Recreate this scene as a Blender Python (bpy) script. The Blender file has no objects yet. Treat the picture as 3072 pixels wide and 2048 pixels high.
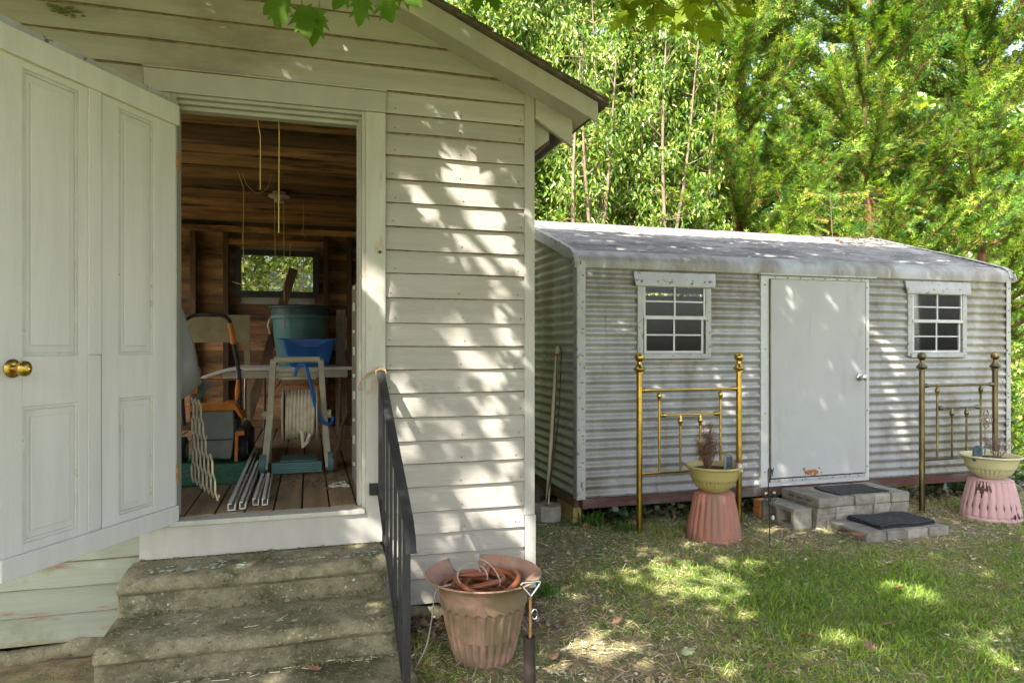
import bpy, bmesh, math, random
import numpy as np
from mathutils import Vector, Matrix
rnd = random.Random(7)
rng = np.random.default_rng(11)
C = bpy.context.scene.collection
R = math.radians

# ------------------------------------------------------------------ camera
cam_d = bpy.data.cameras.new('camera')
cam = bpy.data.objects.new('camera', cam_d); C.objects.link(cam)
cam.location = (0, 0, 1.42)
cam.rotation_euler = (R(90), 0, R(-16.5))
cam_d.lens = 24.0; cam_d.sensor_width = 36.0
cam_d.shift_y = 16 / 3072
cam_d.clip_start = 0.05; cam_d.clip_end = 600
bpy.context.scene.camera = cam

# ------------------------------------------------------------------ light
SUN_TO = Vector((-1.2, -1.0, 1.72)).normalized()        # towards the sun
elev = math.asin(SUN_TO.z); azim = math.atan2(SUN_TO.x, SUN_TO.y)
world = bpy.data.worlds.new('World'); bpy.context.scene.world = world
world.use_nodes = True
wn = world.node_tree
for n_ in list(wn.nodes): wn.nodes.remove(n_)
w_out = wn.nodes.new('ShaderNodeOutputWorld'); w_bg = wn.nodes.new('ShaderNodeBackground')
w_sky = wn.nodes.new('ShaderNodeTexSky'); w_sky.sky_type = 'NISHITA'; w_sky.sun_disc = False
w_sky.sun_elevation = elev; w_sky.sun_rotation = azim % (2 * math.pi)
w_sky.air_density = 1.0; w_sky.dust_density = 3.0; w_sky.ozone_density = 0.6
w_hs = wn.nodes.new('ShaderNodeHueSaturation'); w_hs.inputs['Saturation'].default_value = 0.62
w_bg.inputs['Strength'].default_value = 0.15
wn.links.new(w_sky.outputs[0], w_hs.inputs['Color']); wn.links.new(w_hs.outputs[0], w_bg.inputs[0])
wn.links.new(w_bg.outputs[0], w_out.inputs[0])
sun_d = bpy.data.lights.new('sun', 'SUN'); sun_d.energy = 4.4; sun_d.angle = R(0.55); sun_d.color = (1.0, 0.945, 0.855)
sun = bpy.data.objects.new('sun', sun_d); C.objects.link(sun)
sun.rotation_euler = SUN_TO.to_track_quat('Z', 'Y').to_euler(); sun.location = (-12, -10, 17)
sc = bpy.context.scene
sc.view_settings.view_transform = 'Standard'; sc.view_settings.look = 'None'
sc.view_settings.gamma = 1.0; sc.view_settings.use_curve_mapping = False
sc.view_settings.exposure = 2.05
sc.render.engine = 'CYCLES'
sc.cycles.use_denoising = True; sc.cycles.denoiser = 'OPENIMAGEDENOISE'; sc.cycles.denoising_prefilter = 'ACCURATE'; sc.cycles.denoising_input_passes = 'RGB_ALBEDO_NORMAL'
sc.cycles.max_bounces = 10; sc.cycles.diffuse_bounces = 6; sc.cycles.glossy_bounces = 3
sc.cycles.transparent_max_bounces = 8; sc.cycles.transmission_bounces = 6
sc.cycles.sample_clamp_indirect = 6.0
sc.cycles.caustics_reflective = False; sc.cycles.caustics_refractive = False

# ------------------------------------------------------------------ materials
def mat(name, c, rough=0.7, metal=0.0, var=0.14, vs=5.0, bump=0.15, bs=60.0, grain=(1, 1, 1), spots=(), spec=0.3, ov=0.06, attr=None, dist=0.004):
    """Procedural material. spots: (colour, scale, lo, hi, stretch) layers masked by noise over the world position."""
    m = bpy.data.materials.new(name); m.use_nodes = True
    nt = m.node_tree; N = nt.nodes; L = nt.links
    b = N['Principled BSDF']
    geo = N.new('ShaderNodeNewGeometry')
    def noise(scale, stretch=(1, 1, 1), detail=5.0, rg=0.6, off=0.0):
        mp = N.new('ShaderNodeMapping'); mp.inputs['Scale'].default_value = stretch; mp.inputs['Location'].default_value = (off, off * 1.7, off * 0.6)
        L.new(geo.outputs['Position'], mp.inputs['Vector'])
        n = N.new('ShaderNodeTexNoise'); n.inputs['Scale'].default_value = scale; n.inputs['Detail'].default_value = detail
        n.inputs['Roughness'].default_value = rg
        L.new(mp.outputs[0], n.inputs['Vector'])
        return n.outputs[0]
    def mix(fac, a, bcol, mode='MIX'):
        x = N.new('ShaderNodeMix'); x.data_type = 'RGBA'; x.blend_type = mode; x.clamp_result = False
        for s, v in ((x.inputs[0], fac), (x.inputs[6], a), (x.inputs[7], bcol)):
            if hasattr(v, 'node'): L.new(v, s)
            else: s.default_value = v if isinstance(v, float) else (*v, 1)
        return x.outputs[2]
    def ramp(sock, lo, hi):
        r = N.new('ShaderNodeMapRange'); r.interpolation_type = 'SMOOTHSTEP'
        r.inputs[1].default_value = lo; r.inputs[2].default_value = hi
        L.new(sock, r.inputs[0]); return r.outputs[0]
    c1 = tuple(x * (1 - var) for x in c); c2 = tuple(x * (1 + var) for x in c)
    col = mix(ramp(noise(vs, grain), 0.3, 0.7), c1, c2)
    if attr:
        at = N.new('ShaderNodeAttribute'); at.attribute_name = attr
        col = mix(1.0, col, at.outputs['Color'], 'MULTIPLY')
    for i, (sc_, s, lo, hi, st) in enumerate(spots):
        col = mix(ramp(noise(s, st, 6.0, 0.65, 3.1 * i + 1.3), lo, hi), col, sc_)
    if ov:
        oi = N.new('ShaderNodeObjectInfo'); mr = N.new('ShaderNodeMapRange')
        mr.inputs[3].default_value = 1 - ov; mr.inputs[4].default_value = 1 + ov
        L.new(oi.outputs['Random'], mr.inputs[0])
        hv = N.new('ShaderNodeHueSaturation'); L.new(mr.outputs[0], hv.inputs['Value']); L.new(col, hv.inputs['Color'])
        col = hv.outputs[0]
    L.new(col, b.inputs['Base Color'])
    b.inputs['Roughness'].default_value = rough; b.inputs['Metallic'].default_value = metal
    b.inputs['Specular IOR Level'].default_value = spec
    if bump:
        bp = N.new('ShaderNodeBump'); bp.inputs['Strength'].default_value = bump; bp.inputs['Distance'].default_value = dist
        L.new(noise(bs, grain, 8.0, 0.7, 5.0), bp.inputs['Height']); L.new(bp.outputs[0], b.inputs['Normal'])
    return m

def leaf_mat(name, transl=0.35, rough=0.42, spec=0.5, tint=(1.15, 1.1, 0.5)):
    m = bpy.data.materials.new(name); m.use_nodes = True
    nt = m.node_tree; N = nt.nodes; L = nt.links
    b = N['Principled BSDF']; out = N['Material Output']
    at = N.new('ShaderNodeAttribute'); at.attribute_name = 'col'
    L.new(at.outputs['Color'], b.inputs['Base Color']); b.inputs['Roughness'].default_value = rough
    b.inputs['Specular IOR Level'].default_value = spec
    tr = N.new('ShaderNodeBsdfTranslucent')
    mx = N.new('ShaderNodeMix'); mx.data_type = 'RGBA'; mx.blend_type = 'MULTIPLY'; mx.inputs[0].default_value = 1.0; mx.clamp_result = False
    L.new(at.outputs['Color'], mx.inputs[6]); mx.inputs[7].default_value = (*tint, 1); L.new(mx.outputs[2], tr.inputs['Color'])
    ms = N.new('ShaderNodeMixShader'); ms.inputs[0].default_value = transl
    L.new(b.outputs[0], ms.inputs[1]); L.new(tr.outputs[0], ms.inputs[2]); L.new(ms.outputs[0], out.inputs[0])
    return m

def glass_mat(name, tint=(0.9, 0.93, 0.92), dirt=0.06):
    m = bpy.data.materials.new(name); m.use_nodes = True
    nt = m.node_tree; N = nt.nodes; L = nt.links
    N.remove(N['Principled BSDF']); out = N['Material Output']
    tp = N.new('ShaderNodeBsdfTransparent'); tp.inputs[0].default_value = (*tint, 1)
    gl = N.new('ShaderNodeBsdfGlossy'); gl.inputs['Roughness'].default_value = 0.02
    df = N.new('ShaderNodeBsdfDiffuse'); df.inputs[0].default_value = (0.5, 0.5, 0.45, 1)
    fr = N.new('ShaderNodeFresnel'); fr.inputs[0].default_value = 1.36
    a = N.new('ShaderNodeMixShader'); L.new(fr.outputs[0], a.inputs[0]); L.new(tp.outputs[0], a.inputs[1]); L.new(gl.outputs[0], a.inputs[2])
    d = N.new('ShaderNodeMixShader'); d.inputs[0].default_value = dirt
    L.new(a.outputs[0], d.inputs[1]); L.new(df.outputs[0], d.inputs[2]); L.new(d.outputs[0], out.inputs[0])
    return m

S3 = (1, 1, 1)
M = {}
M['paint'] = mat('white_house_paint', (0.325, 0.305, 0.265), 0.6, var=0.07, vs=3, bump=0.5, bs=22, grain=(0.35, 1, 6), dist=0.004, ov=0.05,
    spots=[((0.31, 0.265, 0.20), 1.5, 0.58, 0.82, (0.6, 1, 1.6)), ((0.40, 0.39, 0.32), 7, 0.60, 0.78, (0.3, 1, 2)), ((0.22, 0.18, 0.13), 55, 0.735, 0.77, S3)])
M['gable_paint'] = mat('weathered_gable_paint', (0.385, 0.368, 0.335), 0.65, var=0.10, vs=2.5, bump=0.5, bs=20, grain=(0.35, 1, 6), ov=0.05,
    spots=[((0.235, 0.19, 0.15), 1.1, 0.47, 0.74, (0.7, 1, 1.4)), ((0.30, 0.26, 0.19), 9, 0.66, 0.80, (0.25, 1, 2)), ((0.22, 0.18, 0.13), 55, 0.74, 0.77, S3)])
M['green_paint'] = mat('algae_stained_paint', (0.27, 0.29, 0.22), 0.65, var=0.10, vs=3, bump=0.4, bs=30, grain=(0.4, 1, 5),
    spots=[((0.20, 0.22, 0.12), 4, 0.54, 0.76, S3), ((0.24, 0.125, 0.06), 6, 0.53, 0.74, (0.5, 1, 3)), ((0.16, 0.15, 0.10), 45, 0.70, 0.76, S3)])
M['door_paint'] = mat('white_door_paint', (0.60, 0.572, 0.535), 0.5, var=0.05, vs=3, bump=0.25, bs=35, grain=(5, 5, 0.5), spec=0.4, ov=0.03,
    spots=[((0.48, 0.45, 0.36), 2.5, 0.62, 0.82, (1.5, 1.5, 0.6)), ((0.10, 0.08, 0.06), 38, 0.745, 0.765, S3), ((0.25, 0.15, 0.08), 120, 0.76, 0.79, S3)])
M['trim_paint'] = mat('white_trim_paint', (0.37, 0.355, 0.322), 0.5, var=0.05, vs=4, bump=0.25, bs=40, grain=(3, 3, 1), ov=0.04,
    spots=[((0.50, 0.46, 0.36), 3, 0.60, 0.80, S3), ((0.30, 0.18, 0.10), 60, 0.73, 0.77, S3)])
M['rot_trim'] = mat('peeling_jamb_paint', (0.42, 0.41, 0.355), 0.6, var=0.08, vs=5, bump=0.4, bs=40, grain=(3, 3, 0.6),
    spots=[((0.38, 0.26, 0.16), 9, 0.58, 0.72, (2, 2, 0.5)), ((0.20, 0.13, 0.08), 60, 0.68, 0.73, S3)])
M['shingle'] = mat('brown_shingle', (0.10, 0.085, 0.065), 0.95, var=0.3, vs=30, bump=0.6, bs=120)
M['old_wood'] = mat('old_interior_wood', (0.29, 0.16, 0.075), 0.8, var=0.38, vs=3, bump=0.4, bs=40, grain=(0.5, 2.2, 2.2), ov=0.6,
    spots=[((0.035, 0.024, 0.017), 3.0, 0.46, 0.70, (0.5, 2, 2)), ((0.26, 0.19, 0.11), 2.2, 0.62, 0.76, (0.6, 2, 2))])
M['dark_wood'] = mat('dark_old_wood', (0.09, 0.055, 0.033), 0.8, var=0.35, vs=4, bump=0.3, bs=40, grain=(3, 3, 0.6), ov=0.3)
M['floor_wood'] = mat('worn_floor_wood', (0.25, 0.175, 0.095), 0.75, var=0.25, vs=4, bump=0.3, bs=60, grain=(5, 0.5, 2), ov=0.18,
    spots=[((0.12, 0.11, 0.06), 3.0, 0.50, 0.72, S3), ((0.45, 0.38, 0.28), 50, 0.70, 0.75, S3)])
M['concrete'] = mat('mossy_concrete', (0.225, 0.20, 0.122), 0.92, var=0.3, vs=14, bump=1.0, bs=45, dist=0.014,
    spots=[((0.075, 0.07, 0.028), 3.2, 0.44, 0.72, (1, 1, 1.6)), ((0.055, 0.065, 0.02), 6.0, 0.54, 0.74, S3), ((0.30, 0.28, 0.19), 16, 0.60, 0.74, S3), ((0.34, 0.31, 0.23), 75, 0.56, 0.66, S3), ((0.05, 0.05, 0.025), 38, 0.60, 0.70, S3)])
M['moss'] = mat('grey_green_moss', (0.13, 0.135, 0.06), 0.95, var=0.3, vs=30, bump=0.3)
M['lichen'] = mat('pale_lichen', (0.34, 0.38, 0.29), 0.95, var=0.2, vs=60, bump=0.6, bs=160)
M['block'] = mat('grey_concrete_block', (0.27, 0.25, 0.205), 0.95, var=0.22, vs=14, bump=1.0, bs=70, dist=0.008, ov=0.28,
    spots=[((0.16, 0.15, 0.11), 6, 0.58, 0.76, S3)])
M['galv'] = mat('weathered_galvanized_sheet', (0.365, 0.36, 0.345), 0.45, metal=0.25, var=0.16, vs=5, bump=0.2, bs=70, grain=(1, 1, 0.35), spec=0.5, ov=0.03,
    spots=[((0.19, 0.165, 0.12), 2.6, 0.40, 0.68, (1, 1, 0.35)), ((0.17, 0.155, 0.12), 5, 0.57, 0.78, (2.6, 1, 0.22)), ((0.46, 0.46, 0.45), 9, 0.61, 0.75, (1.4, 1, 0.3)), ((0.13, 0.12, 0.09), 26, 0.70, 0.77, S3)])
M['galv_roof'] = mat('weathered_roof_sheet', (0.215, 0.208, 0.198), 0.8, metal=0.0, var=0.3, vs=5, bump=0.25, bs=60, grain=(0.5, 1, 1), ov=0.02,
    spots=[((0.125, 0.122, 0.118), 2.2, 0.44, 0.68, (0.6, 1.2, 1)), ((0.36, 0.36, 0.35), 14, 0.56, 0.70, (0.5, 1, 1)), ((0.07, 0.07, 0.07), 18, 0.56, 0.66, (0.3, 1, 1)), ((0.33, 0.33, 0.32), 3, 0.58, 0.72, (0.5, 1.5, 1))])
M['galv_trim'] = mat('pale_metal_trim', (0.40, 0.40, 0.385), 0.5, metal=0.2, var=0.1, vs=6, bump=0.15, bs=60,
    spots=[((0.10, 0.11, 0.07), 28, 0.58, 0.66, S3), ((0.28, 0.26, 0.2), 5, 0.60, 0.78, S3)])
M['shed_door'] = mat('white_sheet_metal_door', (0.41, 0.415, 0.405), 0.42, var=0.03, vs=3, bump=0.22, bs=4, dist=0.02, spec=0.45, ov=0,
    spots=[((0.33, 0.335, 0.32), 3, 0.52, 0.78, (1.5, 1, 0.35)), ((0.30, 0.28, 0.20), 6, 0.66, 0.80, (1, 1, 0.5)), ((0.3, 0.25, 0.15), 90, 0.745, 0.775, S3)])
M['rust'] = mat('orange_rust', (0.30, 0.11, 0.035), 0.9, var=0.4, vs=60, bump=0.5, bs=120)
M['red_beam'] = mat('peeling_red_beam', (0.105, 0.045, 0.038), 0.8, var=0.2, vs=8, bump=0.4, bs=60, grain=(0.4, 1, 3),
    spots=[((0.12, 0.10, 0.085), 5, 0.46, 0.62, (0.5, 1, 2))])
M['alum'] = mat('white_window_aluminium', (0.52, 0.53, 0.52), 0.4, metal=0.1, var=0.06, vs=8, bump=0.05, bs=80)
M['glass'] = glass_mat('window_glass', dirt=0.012)
M['dusty_glass'] = glass_mat('dusty_window_glass', tint=(0.62, 0.62, 0.55), dirt=0.22)
M['brass'] = mat('aged_brass', (0.52, 0.34, 0.085), 0.26, metal=1.0, var=0.22, vs=9, bump=0.05, bs=60, ov=0.05,
    spots=[((0.16, 0.11, 0.05), 7, 0.58, 0.76, (2, 2, 0.6))])
M['tarnish'] = mat('tarnished_brass', (0.17, 0.14, 0.085), 0.34, metal=1.0, var=0.25, vs=7, bump=0.05, bs=60, ov=0.08,
    spots=[((0.50, 0.33, 0.09), 5, 0.56, 0.70, (2, 2, 0.6))])
M['chrome'] = mat('steel_chrome', (0.6, 0.6, 0.58), 0.2, metal=1.0, var=0.05, bump=0, ov=0)
M['iron'] = mat('black_painted_iron', (0.026, 0.026, 0.026), 0.5, var=0.25, vs=10, bump=0.15, bs=70, spec=0.3,
    spots=[((0.17, 0.13, 0.09), 24, 0.68, 0.74, S3)])
M['terra'] = mat('terracotta_plastic', (0.36, 0.155, 0.11), 0.65, var=0.10, vs=5, bump=0.2, bs=50, grain=(1, 1, 0.5), ov=0.03,
    spots=[((0.26, 0.155, 0.11), 3, 0.52, 0.74, (1, 1, 0.5)), ((0.42, 0.25, 0.20), 12, 0.66, 0.76, (2, 2, 0.3))])
M['terra_old'] = mat('faded_planter', (0.33, 0.20, 0.145), 0.7, var=0.14, vs=5, bump=0.25, bs=50, ov=0,
    spots=[((0.19, 0.135, 0.075), 3.2, 0.44, 0.58, S3), ((0.38, 0.18, 0.14), 5, 0.53, 0.64, (1, 1, 0.4)), ((0.16, 0.12, 0.08), 12, 0.60, 0.70, (1, 1, 0.5)), ((0.60, 0.52, 0.46), 14, 0.66, 0.73, (2, 2, 0.3)), ((0.10, 0.07, 0.05), 26, 0.735, 0.77, S3)])
M['rust_dark'] = mat('dark_rotten_core', (0.13, 0.065, 0.045), 0.95, var=0.3, vs=30, bump=0.3)
M['pink'] = mat('flaking_pink_planter', (0.50, 0.31, 0.30), 0.65, var=0.08, vs=5, bump=0.25, bs=50, ov=0,
    spots=[((0.55, 0.52, 0.47), 9, 0.61, 0.68, (2.4, 2.4, 0.4)), ((0.12, 0.055, 0.04), 5.5, 0.70, 0.715, (1, 1, 1.4))])
M['yellow_pot'] = mat('mustard_bowl_plastic', (0.42, 0.345, 0.13), 0.5, var=0.08, vs=6, bump=0.1, bs=60)
M['cream_pot'] = mat('cream_bowl_plastic', (0.52, 0.47, 0.27), 0.5, var=0.08, vs=6, bump=0.1, bs=60)
M['soil'] = mat('potting_soil', (0.06, 0.045, 0.035), 1.0, var=0.5, vs=40, bump=1.0, bs=80, dist=0.01)
M['dead'] = mat('dead_brown_stems', (0.15, 0.085, 0.055), 0.9, var=0.4, vs=60, bump=0)
M['dead_grey'] = mat('dead_grey_stems', (0.22, 0.18, 0.14), 0.9, var=0.3, vs=60, bump=0)
M['bark'] = mat('pale_bark', (0.20, 0.145, 0.10), 0.9, var=0.3, vs=8, bump=0.6, bs=30, grain=(3, 3, 0.6))
M['red_bark'] = mat('reddish_shredding_bark', (0.22, 0.105, 0.06), 0.95, var=0.4, vs=10, bump=0.8, bs=30, grain=(4, 4, 0.4), dist=0.01)
M['grey_bark'] = mat('grey_bark', (0.14, 0.12, 0.10), 0.95, var=0.3, vs=10, bump=0.8, bs=20, grain=(3, 3, 0.5), dist=0.02)
M['leaf'] = leaf_mat('glossy_leaf', 0.42, 0.33, 0.6)
M['leaf_hang'] = leaf_mat('maple_leaf', 0.6, 0.65, 0.15, (1.2, 1.15, 0.4))
M['maple_crown'] = leaf_mat('maple_crown_leaf', 0.25, 0.5, 0.3, (1.0, 1.0, 0.7))
M['frond'] = leaf_mat('evergreen_frond', 0.42, 0.55, 0.35)
M['grassblade'] = leaf_mat('grass_blade', 0.42, 0.6, 0.25, (1.1, 1.05, 0.6))
M['litter'] = mat('leaf_litter', (1, 1, 1), 0.95, var=0.2, vs=30, bump=0, attr='col', ov=0)
M['ground'] = mat('dry_soil_and_thatch', (0.24, 0.195, 0.105), 1.0, var=0.35, vs=9, bump=1.0, bs=40, dist=0.02, ov=0,
    spots=[((0.13, 0.19, 0.045), 1.3, 0.40, 0.58, S3), ((0.34, 0.28, 0.17), 30, 0.58, 0.70, S3)])
M['dryleaf'] = mat('dry_orange_leaf', (0.22, 0.085, 0.04), 0.8, var=0.3, vs=25, bump=0.3, bs=60, ov=0.35)
M['brownleaf'] = mat('dry_brown_leaf', (0.19, 0.115, 0.07), 0.85, var=0.3, vs=25, bump=0.3, bs=60, ov=0.45)
M['paleleaf'] = mat('pale_green_leaf', (0.42, 0.48, 0.25), 0.7, var=0.15, vs=25, bump=0.2, bs=60)
M['black_rubber'] = mat('black_rubber', (0.022, 0.022, 0.022), 0.6, var=0.3, vs=30, bump=0.5, bs=90, spots=[((0.12, 0.115, 0.10), 30, 0.60, 0.72, S3)])
M['black_plastic'] = mat('black_plastic', (0.03, 0.03, 0.032), 0.45, var=0.2, vs=10, bump=0.1, bs=60)
M['grey_plastic'] = mat('grey_plastic', (0.22, 0.22, 0.19), 0.55, var=0.12, vs=8, bump=0.1, bs=60)
M['orange_plastic'] = mat('orange_plastic', (0.62, 0.20, 0.025), 0.5, var=0.12, vs=10, bump=0.05, bs=60)
M['beige_plastic'] = mat('beige_plastic', (0.47, 0.43, 0.31), 0.55, var=0.14, vs=8, bump=0.1, bs=60, spots=[((0.25, 0.22, 0.15), 8, 0.6, 0.78, S3)])
M['teal_plastic'] = mat('teal_plastic', (0.09, 0.20, 0.19), 0.5, var=0.15, vs=6, bump=0.1, bs=60, spots=[((0.22, 0.26, 0.24), 6, 0.62, 0.76, S3)])
M['teal_dark'] = mat('dark_teal_lid', (0.05, 0.09, 0.09), 0.5, var=0.2, vs=6, bump=0.1, bs=60)
M['blue_plastic'] = mat('blue_plastic', (0.02, 0.13, 0.42), 0.4, var=0.12, vs=6, bump=0.05, bs=60)
M['green_mat'] = mat('green_turf_mat', (0.03, 0.15, 0.07), 0.95, var=0.35, vs=30, bump=0.8, bs=140, spots=[((0.13, 0.12, 0.07), 5, 0.52, 0.66, S3)])
M['white_vinyl'] = mat('white_vinyl', (0.62, 0.60, 0.53), 0.5, var=0.07, vs=6, bump=0.05, bs=60, spots=[((0.40, 0.36, 0.26), 9, 0.6, 0.75, S3)])
M['butt'] = mat('board_edge_dirt_and_shade', (0.20, 0.155, 0.11), 0.95, var=0.3, vs=25, bump=0.2, bs=60)
M['door_dirt'] = mat('grimy_door_moulding', (0.56, 0.545, 0.50), 0.6, var=0.08, vs=8, bump=0.3, bs=60, spots=[((0.30, 0.25, 0.18), 9, 0.58, 0.74, S3), ((0.10, 0.07, 0.05), 40, 0.62, 0.72, S3)])
M['hose'] = mat('beige_hose', (0.62, 0.55, 0.40), 0.55, var=0.15, vs=14, bump=0.1, bs=80)
M['orange_hose'] = mat('rust_orange_hose', (0.24, 0.075, 0.028), 0.4, var=0.2, vs=8, bump=0.05, bs=60, spec=0.5)
M['string'] = mat('yellowed_string', (0.62, 0.42, 0.15), 0.8, var=0.1, bump=0)
M['twine'] = mat('brown_twine', (0.38, 0.25, 0.13), 0.9, var=0.2, vs=40, bump=0.2, bs=200)
M['lattice'] = mat('bare_lattice_slats', (0.62, 0.51, 0.34), 0.8, var=0.2, vs=10, bump=0.2, bs=60, ov=0.1)
M['plywood'] = mat('olive_fibreboard', (0.20, 0.17, 0.09), 0.85, var=0.15, vs=8, bump=0.15, bs=60)
M['grey_wood'] = mat('grey_weathered_wood', (0.24, 0.20, 0.15), 0.85, var=0.25, vs=6, bump=0.3, bs=50, grain=(3, 3, 0.5))
M['yellow_wood'] = mat('yellowed_lumber', (0.40, 0.31, 0.11), 0.85, var=0.2, vs=6, bump=0.2, bs=50)
M['white_bag'] = leaf_mat('clear_plastic_bag', 0.5, 0.35, 0.5, (1, 1, 1))
M['porcelain'] = mat('porcelain', (0.52, 0.48, 0.38), 0.3, var=0.05, bump=0, spec=0.5)
M['slate_blue'] = mat('slate_blue_stone', (0.05, 0.08, 0.10), 0.6, var=0.25, vs=30, bump=0.3, bs=90)
M['brick'] = mat('orange_brick', (0.42, 0.16, 0.05), 0.9, var=0.2, vs=14, bump=0.6, bs=60)
M['dark_brown_pipe'] = mat('dark_brown_pipe', (0.045, 0.032, 0.026), 0.55, var=0.25, vs=14, bump=0.2, bs=60, spots=[((0.40, 0.32, 0.2), 60, 0.72, 0.74, S3)])
M['rust_rod'] = mat('rusty_steel_rod', (0.30, 0.16, 0.07), 0.6, metal=0.5, var=0.3, vs=30, bump=0.2, bs=90)
M['bone_pole'] = mat('yellowed_white_pole', (0.55, 0.50, 0.34), 0.5, var=0.12, vs=8, bump=0.05, bs=60, spots=[((0.36, 0.2, 0.1), 18, 0.68, 0.73, S3)])
M['dark_cord'] = mat('dark_cord', (0.06, 0.04, 0.03), 0.8, var=0.2, bump=0)
M['wall_inner'] = mat('shed_inner_board', (0.07, 0.058, 0.045), 0.9, var=0.15, vs=5, bump=0.1)
M['blind'] = mat('pale_roller_blind', (0.40, 0.37, 0.27), 0.8, var=0.06, vs=6, bump=0.05)
M['berry'] = mat('cream_berry', (0.52, 0.44, 0.22), 0.6, var=0.2, vs=30, bump=0)
M['crimson'] = mat('red_figurine_paint', (0.16, 0.04, 0.03), 0.5, var=0.2, bump=0)
M['siding_far'] = mat('pale_far_siding', (0.6, 0.6, 0.58), 0.8, var=0.05, bump=0)

# ------------------------------------------------------------------ geometry helpers
class MB:
    def __init__(s): s.v = []; s.f = []
    def add(s, vs, fs):
        o = len(s.v); s.v += [tuple(p) for p in vs]; s.f += [tuple(i + o for i in f) for f in fs]; return s
    def box(s, x0, x1, y0, y1, z0, z1):
        return s.add([(x0, y0, z0), (x1, y0, z0), (x1, y1, z0), (x0, y1, z0), (x0, y0, z1), (x1, y0, z1), (x1, y1, z1), (x0, y1, z1)],
                     [(3, 2, 1, 0), (4, 5, 6, 7), (0, 1, 5, 4), (1, 2, 6, 5), (2, 3, 7, 6), (3, 0, 4, 7)])
    def beam(s, p, q, w, h, up=(0, 0, 1)):
        p = Vector(p); q = Vector(q); d = (q - p).normalized(); u = Vector(up)
        a = d.cross(u)
        if a.length < 1e-4: a = d.cross(Vector((1, 0, 0)))
        a.normalize(); b = a.cross(d).normalized()
        vs = [c + a * (i * w / 2) + b * (j * h / 2) for c in (p, q) for i, j in ((-1, -1), (1, -1), (1, 1), (-1, 1))]
        return s.add(vs, [(3, 2, 1, 0), (4, 5, 6, 7), (0, 1, 5, 4), (1, 2, 6, 5), (2, 3, 7, 6), (3, 0, 4, 7)])
    def tube(s, pts, r, n=8, cap=True):
        P = [Vector(p) for p in pts]; m = len(P)
        rs = r if isinstance(r, (list, tuple)) else [r] * m
        t0 = (P[1] - P[0]).normalized()
        a = t0.cross(Vector((0, 0, 1)))
        if a.length < 1e-3: a = t0.cross(Vector((1, 0, 0)))
        a.normalize(); vs = []
        for i in range(m):
            t = (P[min(i + 1, m - 1)] - P[max(i - 1, 0)])
            t = t.normalized() if t.length > 1e-9 else t0
            a = (a - t * a.dot(t))
            a = a.normalized() if a.length > 1e-6 else t.orthogonal().normalized()
            b = t.cross(a)
            for k in range(n):
                g = 2 * math.pi * k / n
                vs.append(P[i] + (a * math.cos(g) + b * math.sin(g)) * rs[i])
        fs = [(i * n + k, i * n + (k + 1) % n, (i + 1) * n + (k + 1) % n, (i + 1) * n + k) for i in range(m - 1) for k in range(n)]
        if cap: fs += [tuple(range(n))[::-1], tuple((m - 1) * n + k for k in range(n))]
        return s.add(vs, fs)
    def lathe(s, prof, c=(0, 0, 0), n=28, mod=None, cap0=True, cap1=True, sx=1.0, sy=1.0):
        vs = []
        for i, (r, z) in enumerate(prof):
            for k in range(n):
                g = 2 * math.pi * k / n
                rr, dz = (r, 0) if mod is None else mod(r, z, g, i)
                vs.append((c[0] + rr * math.cos(g) * sx, c[1] + rr * math.sin(g) * sy, c[2] + z + dz))
        m = len(prof)
        fs = [(i * n + k, i * n + (k + 1) % n, (i + 1) * n + (k + 1) % n, (i + 1) * n + k) for i in range(m - 1) for k in range(n)]
        if cap0: fs.append(tuple(range(n))[::-1])
        if cap1: fs.append(tuple((m - 1) * n + k for k in range(n)))
        return s.add(vs, fs)
    def prism(s, poly, y0, y1):
        """polygon in XZ extruded along Y"""
        n = len(poly)
        vs = [(x, y0, z) for x, z in poly] + [(x, y1, z) for x, z in poly]
        fs = [tuple(range(n)), tuple(range(2 * n - 1, n - 1, -1))] + [(k, k + n, (k + 1) % n + n, (k + 1) % n) for k in range(n)]
        return s.add(vs, fs)
    def ball(s, c, r, n=8, sz=1.0):
        m = max(4, n // 2 + 1)
        return s.lathe([(max(1e-4, r * math.sin(math.pi * i / m)), -r * sz * math.cos(math.pi * i / m)) for i in range(m + 1)], c, n)
    def xf(s, mtx):
        s.v = [tuple(mtx @ Vector(p)) for p in s.v]; return s

def root_of(o):
    p = Vector((0, 0, 0))
    while o is not None: p += o.location; o = o.parent
    return p
def tag(o, label=None, cat=None, group=None, kind=None, category=None):
    for k, v in (('label', label), ('category', cat or category), ('group', group), ('kind', kind)):
        if v: o[k] = v
    return o
def thing(name, loc, label, cat, group=None, rz=0.0):
    o = bpy.data.objects.new(name, None); C.objects.link(o); o.location = loc; o.rotation_euler.z = rz
    o.empty_display_size = 0.1
    return tag(o, label, cat, group)
def mesh(name, mb, m, smooth=None, bevel=0.0):
    me = bpy.data.meshes.new(name); me.from_pydata(mb.v, [], mb.f); me.update()
    bm = bmesh.new(); bm.from_mesh(me)
    bmesh.ops.recalc_face_normals(bm, faces=bm.faces)
    if bevel:
        es = [e for e in bm.edges if len(e.link_faces) == 2 and e.calc_face_angle(0) > 0.5]
        bmesh.ops.bevel(bm, geom=es, offset=bevel, segments=2, profile=0.6, affect='EDGES', clamp_overlap=True)
    bm.to_mesh(me); bm.free()
    if smooth is not None:
        me.polygons.foreach_set('use_smooth', [True] * len(me.polygons))
        me.set_sharp_from_angle(angle=R(smooth))
    for x in (m if isinstance(m, (list, tuple)) else [m]): me.materials.append(x)
    return me
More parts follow.
